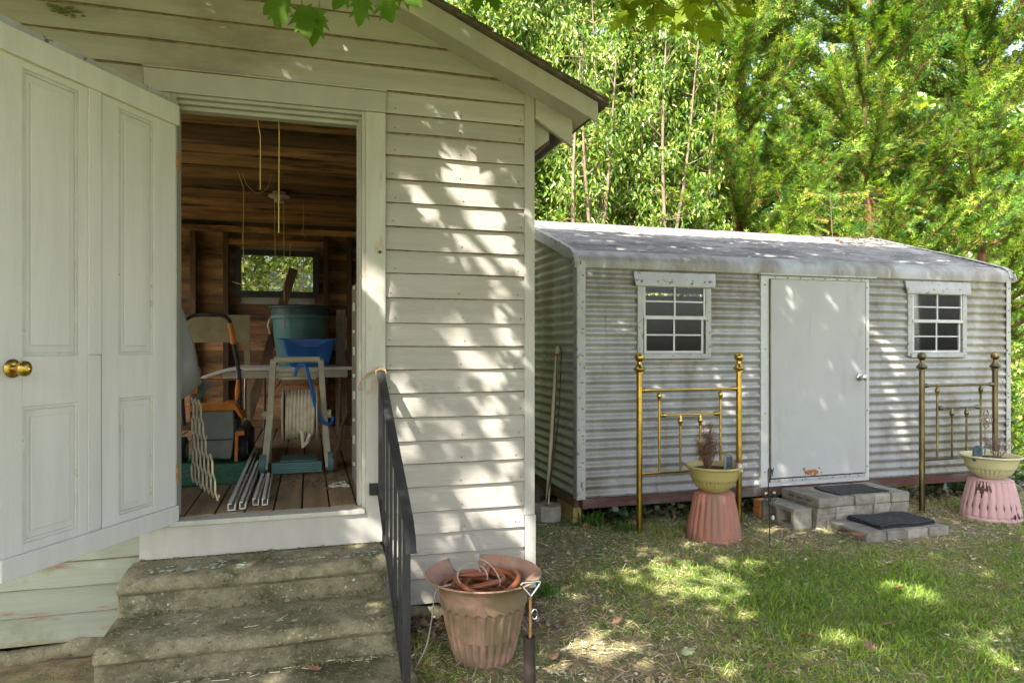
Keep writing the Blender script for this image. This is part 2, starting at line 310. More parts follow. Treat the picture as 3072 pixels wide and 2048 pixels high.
def build(name, mb, m, parent=None, smooth=None, bevel=0.0, loc=None, **kw):
    """Links the collected shape (given in world coordinates) as ONE object."""
    me = mesh(name, mb, m, smooth, bevel)
    o = bpy.data.objects.new(name, me); C.objects.link(o)
    if parent is not None:
        o.parent = parent; off = root_of(parent)
        me.transform(Matrix.Translation(-off))
    elif loc is not None:
        me.transform(Matrix.Translation(-Vector(loc))); o.location = loc
    return tag(o, **kw)
def place(name, me, loc, rot=(0, 0, 0), parent=None, scale=(1, 1, 1), **kw):
    o = bpy.data.objects.new(name, me); C.objects.link(o)
    o.location = Vector(loc) - (root_of(parent) if parent else Vector((0, 0, 0))); o.rotation_euler = rot; o.scale = scale
    if parent is not None: o.parent = parent
    return tag(o, **kw)
def soup(name, tv, tf, P, D, N, L, W, cols, m, parent=None, H=None, **kw):
    """One mesh of many small faces: template verts (along, across, out) set at P with direction D, normal N."""
    D = D / np.maximum(np.linalg.norm(D, axis=1, keepdims=True), 1e-9)
    S = np.cross(N, D); S /= np.maximum(np.linalg.norm(S, axis=1, keepdims=True), 1e-9)
    Nn = np.cross(D, S)
    tv = np.array(tv, float); k = len(tv); n = len(P)
    Hh = L if H is None else H
    V = (P[:, None, :] + (L[:, None] * tv[None, :, 0])[..., None] * D[:, None, :] + (W[:, None] * tv[None, :, 1])[..., None] * S[:, None, :]
         + (Hh[:, None] * tv[None, :, 2])[..., None] * Nn[:, None, :]).reshape(-1, 3)
    off = np.array(root_of(parent)) if parent is not None else np.zeros(3)
    V = V - off
    me = bpy.data.meshes.new(name); me.vertices.add(n * k); me.vertices.foreach_set('co', V.astype(np.float32).ravel())
    flat = np.array([i for f in tf for i in f]); lens = np.array([len(f) for f in tf])
    li = (np.arange(n)[:, None] * k + flat[None, :]).ravel()
    me.loops.add(len(li)); me.loops.foreach_set('vertex_index', li.astype(np.int32))
    starts = np.concatenate([[0], np.cumsum(lens)[:-1]])
    ls = (np.arange(n)[:, None] * len(flat) + starts[None, :]).ravel()
    me.polygons.add(len(ls)); me.polygons.foreach_set('loop_start', ls.astype(np.int32))
    me.update(calc_edges=True)
    ca = me.attributes.new('col', 'FLOAT_COLOR', 'POINT')
    cc = np.ones((n, k, 4), np.float32); cc[:, :, :3] = cols[:, None, :]
    ca.data.foreach_set('color', cc.ravel())
    me.materials.append(m)
    o = bpy.data.objects.new(name, me); C.objects.link(o)
    if parent is not None: o.parent = parent
    return tag(o, **kw)
def curve_pts(ctrl, n=24):
    """Catmull-Rom through control points"""
    P = [Vector(p) for p in ctrl]; P = [P[0] * 2 - P[1]] + P + [P[-1] * 2 - P[-2]]; out = []
    seg = len(P) - 3
    for i in range(n + 1):
        t = i / n * seg; k = min(int(t), seg - 1); u = t - k
        a, b, c, d = P[k:k + 4]
        out.append(0.5 * ((2 * b) + (c - a) * u + (2 * a - 5 * b + 4 * c - d) * u * u + (3 * b - a - 3 * c + d) * u ** 3))
    return out
# ------------------------------------------------------------------ ground
mb = MB(); mb.add([(-90, -60, 0), (90, -60, 0), (90, 120, 0), (-90, 120, 0)], [(0, 1, 2, 3)])
build('ground', mb, M['ground'], kind='structure')

# ------------------------------------------------------------------ the white outbuilding
YW = 3.577; HX0, HX1, PEAK = -2.58, 1.185, -0.70; YB = 7.42
SL = 0.4475
house = thing('outbuilding', (-0.7, YW, 0), 'white clapboard outbuilding with open doorway and weathered gable', 'outbuilding')
def rake_z(x): return 2.842 - SL * (abs(x - PEAK) - (1.14 - PEAK))      # underside of the rake at the wall
edges = [0.075, 0.206, 0.329, 0.44, 0.557, 0.686, 0.809, 0.929, 1.054, 1.18, 1.302, 1.425, 1.547, 1.677, 1.806, 1.922, 2.045, 2.171, 2.291, 2.414, 2.531, 2.628, 2.745]
z = 2.745
while z < 3.6: z += 0.126; edges.append(z)
edges.append(z + 0.126)
def clap(x0, x1, z0, z1, m, y=YW, cut=False):
    if x1 - x0 < 0.03: return
    h = z1 - z0 + 0.02; n = max(2, int((x1 - x0) / 0.22)); mb = MB(); vs = []
    sag = rnd.uniform(-0.002, 0.002)
    for i in range(n + 1):
        x = x0 + (x1 - x0) * i / n; j = rnd.uniform(-0.0018, 0.0018); k = rnd.uniform(-0.002, 0.002)
        zt = z0 + h
        f = (h - .026) / h; vs += [(x, y - 0.014 + k, z0 + j + sag), (x, y + 0.007, z0 + 0.002 + j + sag), (x, y + 0.010, zt), (x, y + 0.004 + k * .5, zt), (x, y - .014 + k + f * .018, z0 + f * h + rnd.uniform(-.003, .002))]
    fs = []
    for i in range(n):
        a = i * 5; b = a + 5
        fs += [(a, b, b + 4, a + 4), (a + 4, b + 4, b + 3, a + 3), (a, a + 1, b + 1, b), (a + 3, b + 3, b + 2, a + 2), (a + 1, a + 2, b + 2, b + 1)]
    fs += [(0, 4, 3, 2, 1), (n * 5, n * 5 + 1, n * 5 + 2, n * 5 + 3, n * 5 + 4)]
    mb.add(vs, fs)
    if cut:
        # ends follow the rake
        mb.v = [(min(max(p[0], PEAK - (1.14 - PEAK) - (2.87 - p[2]) / SL), PEAK + (1.14 - PEAK) + (2.87 - p[2]) / SL), p[1], p[2]) for p in mb.v]
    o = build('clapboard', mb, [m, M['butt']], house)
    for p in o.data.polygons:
        if p.normal.z < -0.6 or (p.normal.y < -.5 and p.center.z + o.location.z > z1 - .008): p.material_index = 1  # dirty underside; band below each lap has dirt and lap shadow painted in
for z0, z1 in zip(edges, edges[1:]):
    if z0 > 2.70:                                       # gable, full width
        xr = min(1.127, PEAK + (1.14 - PEAK) + (2.87 - z0) / SL); xl = max(HX0 + 0.06, 2 * PEAK - xr)
        if xr - xl > 0.1: clap(xl, xr, z0, z1, M['gable_paint'], cut=True)
        continue
    mp = M['gable_paint'] if z0 > 2.6 else M['paint']
    clap(0.376, 1.127, z0, z1, mp)
    if z0 < 0.55: clap(HX0 + 0.06, -0.764, z0, z1, M['green_paint'])
    else: clap(HX0 + 0.06, -0.752, z0, z1, mp)
    if z1 < 0.44: clap(-0.764, 0.376, z0, z1, M['green_paint'])
# corner boards, skirt and backing
mb = MB().box(1.127, HX1, YW - 0.016, YW + 0.02, 0.50, 2.86); build('corner_board', mb, M['trim_paint'], house, bevel=0.003)
mb = MB().box(1.131, HX1 + 0.006, YW - 0.019, YW + 0.02, 0.10, 0.498); build('corner_board', mb, M['trim_paint'], house, bevel=0.003)
mb = MB().box(HX0, HX0 + 0.058, YW - 0.016, YW + 0.02, 0.10, 2.86); build('corner_board', mb, M['trim_paint'], house, bevel=0.003)
mb = MB().box(HX0 + 0.05, -0.61, YW + 0.02, YW + 0.10, 0.10, 2.69).box(0.275, HX1 - 0.01, YW + 0.02, YW + 0.10, 0.10, 2.69).box(-0.61, 0.275, YW + 0.02, YW + 0.10, 2.60, 2.69).box(-0.61, 0.275, YW + 0.02, YW + 0.10, 0.10, 0.55)
mb.prism([(HX0 + .05, 2.69), (HX1 - .01, 2.69), (HX1 - .01, 2.80), (PEAK, 3.63), (HX0 + .05, 2.80)], YW + 0.02, YW + 0.10)
build('wall', mb, M['dark_wood'], house)
mb = MB(); pr = []
for i in range(40):
    x = HX0 + .05 + i * .0946; pr.append((x, YW + .005 + rnd.uniform(-.02, .02), .035 + rnd.uniform(-.02, .012)))
mb.tube(pr, [.045 + rnd.uniform(-.014, .012) for _ in pr], 8)
build('footing', mb, M['concrete'], house, smooth=60)
mb = MB()
for i in range(46):
    x_ = -1.06 + rnd.gauss(0, .05); z_ = 2.955 + rnd.gauss(0, .012) - .08 * (x_ + 1.06); y_ = YW - .013
    mb.add([(x_ - .012, y_ + .0, z_), (x_, y_ - .004, z_ - .004), (x_ + .014, y_, z_ + .001), (x_, y_ - .004, z_ + .006)], [(0, 1, 2, 3)])
build('moss_smudge', mb, M['moss'], house, kind='stuff')
mb = MB()
for z0_ in edges[3:22]:
    for x_ in (.41, .78, 1.09):
        if rnd.random() < .8: mb.ball((x_ + rnd.uniform(-.02, .02), YW - .0125, z0_ + .025 + rnd.uniform(-.004, .006)), .0042, 5)
build('nail_heads', mb, M['rust_rod'], house, kind='stuff')
# side and back walls (with an unseen opening on the left side, added to light the interior)
mb = MB().box(HX1 - 0.03, HX1, YW + 0.021, YB, 0.10, 2.80)
build('side_wall', mb, M['paint'], house)
mb = MB().box(HX0, HX0 + 0.03, YW + 0.021, 4.5, 0.10, 2.80).box(HX0, HX0 + 0.03, 6.7, YB, 0.10, 2.80).box(HX0, HX0 + 0.03, 4.5, 6.7, 2.45, 2.80).box(HX0, HX0 + 0.03, 4.5, 6.7, 0.10, 1.15)
build('side_wall', mb, M['paint'], house)
# roof
def roof_side(sgn):
    X = lambda d: PEAK + sgn * d
    top = lambda d: 2.876 + SL * ((1.14 - PEAK) - d)
    D1 = 1.475 - PEAK
    ya, yb = YW - 0.215, YB + 0.2
    mb = MB().prism([(X(0), top(0) - .075), (X(D1 - .02), top(D1 - .02) - .075), (X(D1 - .02), top(D1 - .02) - .002), (X(0), top(0) - .002)], ya + .02, yb)
    build('roof_deck', mb, M['gable_paint'], house)
    mb = MB().prism([(X(0), top(0)), (X(D1 + .05), top(D1 + .05)), (X(D1 + .05), top(D1 + .05) + .018), (X(0), top(0) + .020)], ya - .03, yb + .02)
    n = 14
    for i in range(n):
        d0 = (D1 + .05) * i / n; d1 = (D1 + .05) * (i + 1) / n - .004
        mb.prism([(X(d0), top(d0) + .021), (X(d1), top(d1) + .021), (X(d1), top(d1) + .036), (X(d0), top(d0) + .025)], ya - .03 + rnd.uniform(-.006, .004), yb + .02)
    build('shingles', mb, M['shingle'], house)
    # fascia on the gable
    f0, f1 = 0.0, D1
    mb = MB().prism([(X(f0), top(f0) - .108), (X(f1), top(f1) - .108), (X(f1), top(f1) - .003), (X(f0), top(f0) - .003)], ya, ya + .019)
    build('rake_board', mb, M['trim_paint'], house, bevel=0.003)
    # soffit under the overhang
    mb = MB().prism([(X(f0), top(f0) - .062), (X(f1 - .03), top(f1 - .03) - .062), (X(f1 - .03), top(f1 - .03) - .077), (X(f0), top(f0) - .077)], ya + .02, YW + .02)
    build('soffit', mb, M['gable_paint'], house)
    if sgn > 0:
        mb = MB().prism([(1.188, 2.800), (1.405, 2.702), (1.405, 2.535), (1.188, 2.672)], YW - .024, YW + .005)
        build('eave_return', mb, M['gable_paint'], house, bevel=0.003)
        mb = MB().prism([(1.188, 2.690), (1.285, 2.63), (1.285, 2.575), (1.188, 2.500)], YW + .03, YW + .06)
        build('bracket', mb, M['trim_paint'], house)
        mb = MB().prism([(1.188, 2.498), (1.287, 2.573), (1.293, 2.560), (1.188, 2.480)], YW + .03, YB)
        build('frieze_strip', mb, M['dark_wood'], house)
        mb = MB().box(1.388, 1.402, YW + .006, YB, 2.60, 2.70); build('fascia', mb, M['trim_paint'], house)
roof_side(1); roof_side(-1)

# ---- doorway trim
DX0, DX1 = -0.605, 0.237
mb = MB().box(-0.746, 0.376, YW - 0.030, YW + 0.02, 2.622, 2.728); build('head_casing', mb, M['trim_paint'], house, bevel=0.004)
mb = MB().box(-0.75, 0.38, YW - 0.036, YW + 0.02, 2.730, 2.738); build('drip_edge', mb, M['gable_paint'], house)
mb = MB().box(0.272, 0.374, YW - 0.028, YW + 0.02, 0.53, 2.620); build('side_casing', mb, M['rot_trim'], house, bevel=0.004)
mb = MB().box(-0.75, -0.63, YW - 0.028, YW + 0.02, 0.55, 2.620); build('side_casing', mb, M['trim_paint'], house, bevel=0.004)
mb = MB().box(0.256, 0.272, YW - 0.014, YW + 0.11, 0.60, 2.622).box(0.243, 0.256, YW + 0.03, YW + 0.11, 0.60, 2.6).box(0.236, 0.243, YW + 0.052, YW + 0.11, 0.60, 2.59)
build('jamb', mb, M['rot_trim'], house, bevel=0.002)
mb = MB().box(-0.63, -0.607, YW - 0.014, YW + 0.11, 0.60, 2.622); build('jamb', mb, M['trim_paint'], house)
mb = MB().box(-0.607, 0.256, YW - 0.012, YW + 0.11, 2.606, 2.622).box(-0.607, 0.256, YW + 0.018, YW + 0.11, 2.588, 2.606).box(-0.607, 0.256, YW + 0.05, YW + 0.11, 2.568, 2.588)
build('head_jamb', mb, M['trim_paint'], house, bevel=0.003)
mb = MB().box(-0.745, 0.27, YW - 0.045, YW + 0.06, 0.572, 0.597); build('door_sill', mb, M['rot_trim'], house, bevel=0.006)
mb = MB().box(-0.763, 0.357, YW - 0.030, YW + 0.012, 0.422, 0.570); build('sill_board', mb, M['trim_paint'], house, bevel=0.003)
mb = MB().tube([(0.345, YW - .03, 1.905), (0.345, YW - .036, 1.905)], 0.008, 8); build('nail_head', mb, M['black_plastic'], house)

# ---- interior
FZ = 0.60
x = -2.50; k = 0
while x < 1.14:
    w = 0.128
    mb = MB().box(x, min(x + w, 1.145), YW + 0.062 + rnd.uniform(0, .006), YB - .06, FZ - 0.03, FZ - rnd.uniform(0.0, 0.003))
    build('floor_board', mb, M['floor_wood'], house, bevel=0.003); x += w + 0.009; k += 1
mb = MB().box(HX0 + .04, 1.15, YW + .11, YB - .05, 0.45, 0.56); build('floor_joists', mb, M['dark_wood'], house)
y = YW + 0.12
while y < YB - .1:
    w = rnd.choice([0.24, 0.29, 0.36]); dz = rnd.uniform(-0.012, 0.012)
    mb = MB().beam((HX0 + .04, y + w / 2, 2.70 + dz), (1.15, y + w / 2, 2.70 + dz + rnd.uniform(-.01, .01)), w, 0.02)
    build('ceiling_board', mb, M['old_wood'], house); y += w + rnd.choice([0.012, 0.02, 0.045])
mb = MB().box(HX0 + .04, 1.15, YW + .11, YB - .05, 2.76, 2.78); build('ceiling', mb, M['dark_wood'], house)
# back wall boards leave the window free
WX0, WX1, WZ0, WZ1 = -0.66, 0.03, 1.985, 2.345
z = 0.56
while z < 2.68:
    w = 0.118
    segs = [(HX0 + .04, 1.15)] if (z + w < WZ0 - .02 or z > WZ1 + .02) else [(HX0 + .04, WX0 - .02), (WX1 + .02, 1.15)]
    for a, b in segs:
        mb = MB().box(a, b, YB - .03 + rnd.uniform(-.003, .003), YB - .008, z, z + w - .004); build('wall_plank', mb, M['old_wood'], house)
    z += w
mb = MB().box(HX0, WX0 - .03, YB - .006, YB, .1, 2.8).box(WX1 + .03, HX1, YB - .006, YB, .1, 2.8).box(WX0 - .03, WX1 + .03, YB - .006, YB, .1, WZ0 - .02).box(WX0 - .03, WX1 + .03, YB - .006, YB, WZ1 + .02, 2.8)
build('back_wall', mb, M['paint'], house)
for xs in (-1.10, -0.80, 0.16, 0.40, -1.8, 0.95):
    mb = MB().box(xs - .025, xs + .025, YB - .12, YB - .034, .6, 2.56); build('stud', mb, M['dark_wood'], house)
mb = MB().box(HX0 + .04, 1.15, YB - .13, YB - .034, 2.562, 2.62); build('top_plate', mb, M['old_wood'], house)
mb = MB().box(-.775, .135, YB - .11, YB - .034, 2.44, 2.50); build('header', mb, M['old_wood'], house)
z = 0.56
while z < 2.68:
    mb = MB().box(1.118, 1.148, YW + .11, YB - .04, z, z + .114); build('wall_plank', mb, M['old_wood'], house); z += .118
w = build('window', MB().box(WX0 - .06, WX1 + .06, YB - .075, YB - .034, WZ1, WZ1 + .055).box(WX0 - .06, WX1 + .06, YB - .075, YB - .034, WZ0 - .06, WZ0).box(WX0 - .06, WX0, YB - .075, YB - .034, WZ0, WZ1).box(WX1, WX1 + .06, YB - .075, YB - .034, WZ0, WZ1), M['black_plastic'], house)
build('pane', MB().box(WX0, WX1, YB - .052, YB - .049, WZ0, WZ1), M['dusty_glass'], w)

# ---- the open door: s along the leaf from the hinge, t out of its face
DU = Vector((-0.5112, -0.8594, 0)); DN = Vector((0.8594, -0.5112, 0))
DM = Matrix(((DU.x, DN.x, 0, -0.612), (DU.y, DN.y, 0, YW - .012), (0, 0, 1, 0), (0, 0, 0, 1)))
def dbox(*b): return MB().box(*b).xf(DM)
door = build('door', dbox(0.0, .925, -.034, -.010, .605, 2.545), M['door_paint'], house)
for s0, s1 in ((0.0, .136), (.335, .422), (.430, .533), (.772, .925)):
    build('stile', dbox(s0, s1, -.0098, 0, .605, 2.545), M['door_paint'], door, bevel=.002)
for a, b in ((.136, .335), (.533, .772)):
    for z0, z1 in ((.605, .70), (1.20, 1.385), (2.44, 2.545)): build('rail', dbox(a, b, -.0098, -.0003, z0, z1), M['door_paint'], door, bevel=.002)
    for z0, z1 in ((.70, 1.20), (1.385, 2.44)):
        mb = MB()
        for q in ((a, a + .014, z0, z1), (b - .014, b, z0, z1), (a + .014, b - .014, z0, z0 + .014), (a + .014, b - .014, z1 - .014, z1)):
            mb.box(q[0], q[1], -.0096, -.003, q[2], q[3])
        build('panel_moulding', mb.xf(DM), M['door_dirt'], door, bevel=.0025)
        build('door_panel', dbox(a + .036, b - .036, -.0097, -.0045, z0 + .04, z1 - .04), M['door_paint'], door, bevel=.004)
build('door_batten', dbox(.432, .492, .0002, .006, .675, 1.385), M['door_paint'], door, bevel=.002)
build('door_batten', dbox(.432, .492, .0002, .009, 1.389, 2.47), M['door_paint'], door, bevel=.002)
build('bottom_strip', dbox(.0, .868, .0003, .020, .588, .668), M['door_paint'], door, bevel=.003)
build('top_strip', dbox(-.005, .872, .0003, .020, 2.468, 2.562), M['door_paint'], door, bevel=.003)
mb = MB(); n = 12
for i in range(n):
    s0 = -.01 + .95 * i / n; s1 = -.01 + .95 * (i + 1) / n; h = .592 + 2 + rnd.uniform(-.004, .004)
    mb.box(s0, s1 - .0005, -.036, .004 + rnd.uniform(0, .004), 2.5635, h)
build('flashing', mb.xf(DM), M['galv_trim'], door)
mb = MB().lathe([(.034, .0), (.034, .003), (.028, .008), (.013, .011), (.011, .03), (.016, .034), (.026, .042), (.0285, .052), (.027, .060), (.018, .067), (.010, .069), (.008, .066), (.001, .066)], n=24)
mb.xf(DM @ Matrix.Translation((.812, .0005, 1.342)) @ Matrix.Rotation(R(-90), 4, 'X'))
build('knob', mb, M['brass'], door, smooth=40)
for zz in (.82, 2.3):
    build('hinge', MB().tube([(-.006, .006, zz - .045), (-.006, .006, zz + .045)], .007, 8).xf(DM), M['rust_rod'], door)

# ------------------------------------------------------------------ concrete steps
steps = thing('concrete_steps', (-.22, 3.2, 0), 'mossy concrete steps with rounded nosings below the open doorway', 'steps')
def tread(x0, x1, yf, yb, ztop, zbot, nose=.03, rise_y=.03):
    r = .045; prof = []          # (y, z) from the back top round the nosing
    prof = [(yb, ztop)]
    n = max(2, 10)
    for i in range(5): prof.append((yb + (yf + r - yb) * (i + 1) / 5, ztop - .002 * i))
    for i in range(1, 7):
        a = math.pi / 2 * i / 6; prof.append((yf + r - r * math.sin(a), ztop - .01 - r + r * math.cos(a)))
    prof += [(yf + .006, ztop - .010 - r - .012), (yf + .022, ztop - .010 - r - .022), (yf + rise_y, ztop - .085), (yf + rise_y + .006, zbot)]
    xs = [x0 + .0, x0 + .012, x0 + .03] + list(np.linspace(x0 + .08, x1 - .08, 16)) + [x1 - .03, x1 - .012, x1]
    mb = MB(); m = len(prof); vs = []
    for i, x in enumerate(xs):
        e = {0: .018, 1: .006, len(xs) - 1: .018, len(xs) - 2: .006}.get(i, 0)
        for j, (y, z_) in enumerate(prof):
            w = .003 * (math.sin(x * 9 + j) + math.sin(x * 23 + j * 2.1) * .6)
            vs.append((x, y + (e if j > 3 else 0) + (w if j > 4 else 0), z_ - (e if j < 9 else 0) + (w * .7 if j < 12 and j > 0 else 0)))
    fs = [(i * m + j, (i + 1) * m + j, (i + 1) * m + j + 1, i * m + j + 1) for i in range(len(xs) - 1) for j in range(m - 1)]
    mb.add(vs, fs)
    for i in (0, len(xs) - 1):
        o = len(mb.v); mb.v += [vs[i * m + j] for j in range(m)] + [(xs[i], yb, zbot)]
        mb.f.append(tuple(range(o, o + m + 1)))
    return mb
# the upper treads start narrower and widen towards the ground as cast
build('step', tread(-.80, .355, 3.285, YW - .033, .42, .0), M['concrete'], steps, smooth=50)
build('step', tread(-.815, .370, 3.000, 3.34, .245, .0), M['concrete'], steps, smooth=50)
build('step', tread(-.84, .425, 2.30, 3.06, .075, -.05, rise_y=.02), M['concrete'], steps, smooth=50)
mb = MB()
for i in range(110):
    if rnd.random() < .82: X_, Y_, Z_ = rnd.uniform(-.78, .33), 3.35 + abs(rnd.gauss(0, .06)), .4185
    else: X_, Y_, Z_ = rnd.uniform(-.78, .35), 3.08 + abs(rnd.gauss(0, .1)), .2435
    r_ = abs(rnd.gauss(.004, .0055)) + .002
    a0 = rnd.random() * 6; n_ = 7
    ring = [(X_ + r_ * rnd.uniform(.6, 1.2) * math.cos(a0 + 6.283 * k / n_), Y_ + r_ * rnd.uniform(.6, 1.2) * math.sin(a0 + 6.283 * k / n_), Z_) for k in range(n_)]
    mb.add(ring + [(X_, Y_, Z_ + .003)], [(k, (k + 1) % n_, n_) for k in range(n_)])
for i in range(16):
    X_ = rnd.uniform(-.75, .33); Z_ = rnd.uniform(.28, .34); Y_ = 3.3145 + (.34 - Z_) * .07; r_ = abs(rnd.gauss(.004, .004)) + .002; n_ = 7
    ring = [(X_ + r_ * rnd.uniform(.6, 1.2) * math.cos(6.283 * k / n_), Y_, Z_ + r_ * rnd.uniform(.6, 1.2) * math.sin(6.283 * k / n_)) for k in range(n_)]
    mb.add(ring + [(X_, Y_ - .004, Z_)], [(k, (k + 1) % n_, n_) for k in range(n_)])
build('lichen_patches', mb, M['lichen'], steps, kind='stuff')

mb = MB()
for (yy, z0_, z1_, x0_, x1_, nn) in ((3.328, .335, .352, -.76, .33, 150), (3.318, .250, .262, -.76, .34, 110), (3.045, .158, .176, -.78, .35, 130), (3.00, .078, .088, -.78, .36, 110), (3.54, .420, .426, -.76, .34, 90)):
    for i in range(nn):
        mb.ball((rnd.uniform(x0_, x1_), yy + rnd.uniform(-.010, .006), rnd.uniform(z0_, z1_)), rnd.uniform(.003, .010), 5, .6)
build('moss_line', mb, M['moss'], steps, kind='stuff')

# ------------------------------------------------------------------ iron handrail
XR = .345
rail = thing('handrail', (XR, 2.55, 0), 'black iron handrail running down beside the concrete steps', 'handrail')
zt = lambda y: 1.315 - .50 * (3.56 - y)
zb = lambda y: .665 - .53 * (3.53 - y)
mb = MB().prism([(-.021, 0), (.021, 0), (.019, .009), (.008, .014), (-.008, .014), (-.019, .009)], 0, 1)
pts = [(3.535, zt(3.535)), (2.62, zt(2.62)), (2.50, zt(2.50) - .006), (2.45, zt(2.45) - .03), (2.435, zt(2.435) - .07)]
prof = [(-.021, 0), (.021, 0), (.019, .009), (.008, .014), (-.008, .014), (-.019, .009)]
mb = MB(); vs = []
for i, (y, z_) in enumerate(pts):
    a = pts[max(i - 1, 0)]; b = pts[min(i + 1, len(pts) - 1)]
    dy, dz = b[0] - a[0], b[1] - a[1]; l = math.hypot(dy, dz); ny, nz = dz / l, -dy / l
    for px, pz in prof: vs.append((XR + px, y + ny * pz, z_ + nz * pz))
n6 = 6
mb.add(vs, [(i * n6 + k, i * n6 + (k + 1) % n6, (i + 1) * n6 + (k + 1) % n6, (i + 1) * n6 + k) for i in range(len(pts) - 1) for k in range(n6)] + [tuple(range(6)), tuple((len(pts) - 1) * 6 + k for k in range(6))])
build('top_rail', mb, M['iron'], rail, smooth=30)
build('bottom_rail', MB().beam((XR, 3.535, zb(3.535)), (XR, 2.585, zb(2.585)), .026, .010), M['iron'], rail)
build('post', MB().box(XR - .014, XR + .014, 2.535, 2.563, .07, zt(2.55) - .003), M['iron'], rail, bevel=.002)
build('wall_post', MB().box(XR - .011, XR + .011, 3.505, 3.527, zb(3.52) - .02, zt(3.516) - .003), M['iron'], rail, bevel=.002)
for i in range(5):
    y = 3.36 - i * .155
    build('baluster', MB().box(XR - .0065, XR + .0065, y - .0065, y + .0065, zb(y) + .004, zt(y) - .003), M['iron'], rail)
mb = MB().box(XR - .055, XR - .012, 3.530, 3.547, .665, .725).box(XR - .012, XR + .012, 3.50, 3.547, .70, .708)
build('wall_bracket', mb, M['iron'], rail, bevel=.002)
mb = MB().box(XR - .02, XR + .02, 3.52, 3.547, zt(3.535) - .02, zt(3.535) + .0); build('wall_bracket', mb, M['rust_rod'], rail, bevel=.002)
mb = MB().tube(curve_pts([(.345, 3.50, 1.308), (.318, 3.52, 1.298), (.285, 3.53, 1.285), (.262, 3.53, 1.262), (.242, 3.53, 1.232), (.236, 3.53, 1.21), (.243, 3.53, 1.203), (.248, 3.53, 1.212)], 20), .0045, 6)
for k in range(4):
    yy = 3.50 + .006 * k
    mb.tube([(XR + .026 * math.cos(a), yy + .004 * math.sin(a), zt(yy) + .004 + .016 * math.sin(a)) for a in np.linspace(0, 2 * math.pi, 13)], .0028, 5)
build('twine_hook', mb, M['twine'], None, loc=(.345, 3.5, 1.3), label='brown twine tied round the top of the handrail and hooked to the door jamb', category='twine')
# ------------------------------------------------------------------ corrugated metal shed
SX0, SX1, SY, SYB, SZ0, SZ1 = 2.01, 6.52, 5.0, 8.42, 0.225, 2.075
LAM, AMP = 0.0755, 0.0112
shed = thing('metal_shed', (4.2, SY, 0), 'weathered corrugated metal shed with a white door and two small windows', 'shed')
def roof_z(y): return 2.16 + (2.72 - 2.16) * (1 - abs(y - 6.71) / 1.71)
WIN = [(2.53, 3.205), (5.27, 5.972)]
def nz2(a, b): return math.sin(a * 3.1 + 1.3 * math.sin(b * 2.3)) * .5 + math.sin(a * 7.7 + b * 5.1) * .3 + math.sin(b * 11.3 - a * 2.2) * .2
def corr(us, zs, fn, drop, amp=AMP):
    mb = MB(); idx = {}
    for i, u in enumerate(us):
        for j, z_ in enumerate(zs):
            a = amp * math.sin(2 * math.pi * z_ / LAM) + .0028 * nz2(u * 1.4, z_ * 1.6)
            mb.v.append(fn(u, z_, a))
    m = len(zs)
    for i in range(len(us) - 1):
        for j in range(m - 1):
            uc, zc = (us[i] + us[i + 1]) / 2, (zs[j] + zs[j + 1]) / 2
            if not drop(uc, zc): mb.f.append((i * m + j, (i + 1) * m + j, (i + 1) * m + j + 1, i * m + j + 1))
    return mb
def in_open(x, z_):
    if 3.72 < x < 4.81 and .235 < z_ < 2.02: return True
    return any(a + .02 < x < b - .02 and 1.33 < z_ < 1.95 for a, b in WIN)
bands = [(SZ0, .715), (.695, 1.815), (1.795, SZ1)]
for bi, (z0, z1) in enumerate(bands):
    for x0, x1 in ((SX0 + .02, 3.72), (4.81, SX1 - .015)):
        us = np.arange(x0, x1 + .02, .04); us[-1] = x1; zs = np.linspace(z0, z1, int((z1 - z0) / LAM * 9))
        build('corrugated_sheet', corr(us, zs, lambda u, z_, a, k=bi: (u, SY - a - .0022 * k, z_), in_open), M['galv'], shed, smooth=80)
us = np.linspace(3.72, 4.81, 20); zs = np.linspace(2.0, SZ1, 9)
build('corrugated_sheet', corr(us, zs, lambda u, z_, a: (u, SY - a - .004, z_), lambda u, z_: z_ < 2.02), M['galv'], shed, smooth=80)
for bi, (z0, z1) in enumerate([(SZ0, 1.39), (1.37, 2.72)]):
    us = np.arange(SY + .03, SYB, .05); zs = np.linspace(z0, z1, int((z1 - z0) / LAM * 9))
    build('corrugated_sheet', corr(us, zs, lambda u, z_, a, k=bi: (SX0 + .012 - a - .002 * k, u, z_), lambda u, z_: z_ > roof_z(u) - .03), M['galv'], shed, smooth=80)
for x_ in (SX1 - .02,):
    mb = MB().add([(x_, SY + .02, SZ0), (x_, SYB, SZ0), (x_, SYB, 2.14), (x_, 6.71, 2.69), (x_, SY + .02, 2.12)], [(0, 1, 2, 3, 4)])
    build('end_wall', mb, M['galv'], shed)
build('back_wall', MB().box(SX0 + .03, SX1 - .03, SYB - .03, SYB - .02, SZ0, 2.12), M['wall_inner'], shed)
build('inner_lining', MB().box(SX0 + .05, SX0 + .06, SY + .05, SYB - .04, SZ0 + .03, 2.1).box(SX1 - .06, SX1 - .05, SY + .05, SYB - .04, SZ0 + .03, 2.1).box(SX0 + .061, SX1 - .061, SY + .30, SYB - .04, 2.16, 2.17), M['wall_inner'], shed)
build('floor', MB().box(SX0 + .03, SX1 - .03, SY + .03, SYB - .03, .225, .25), M['wall_inner'], shed)
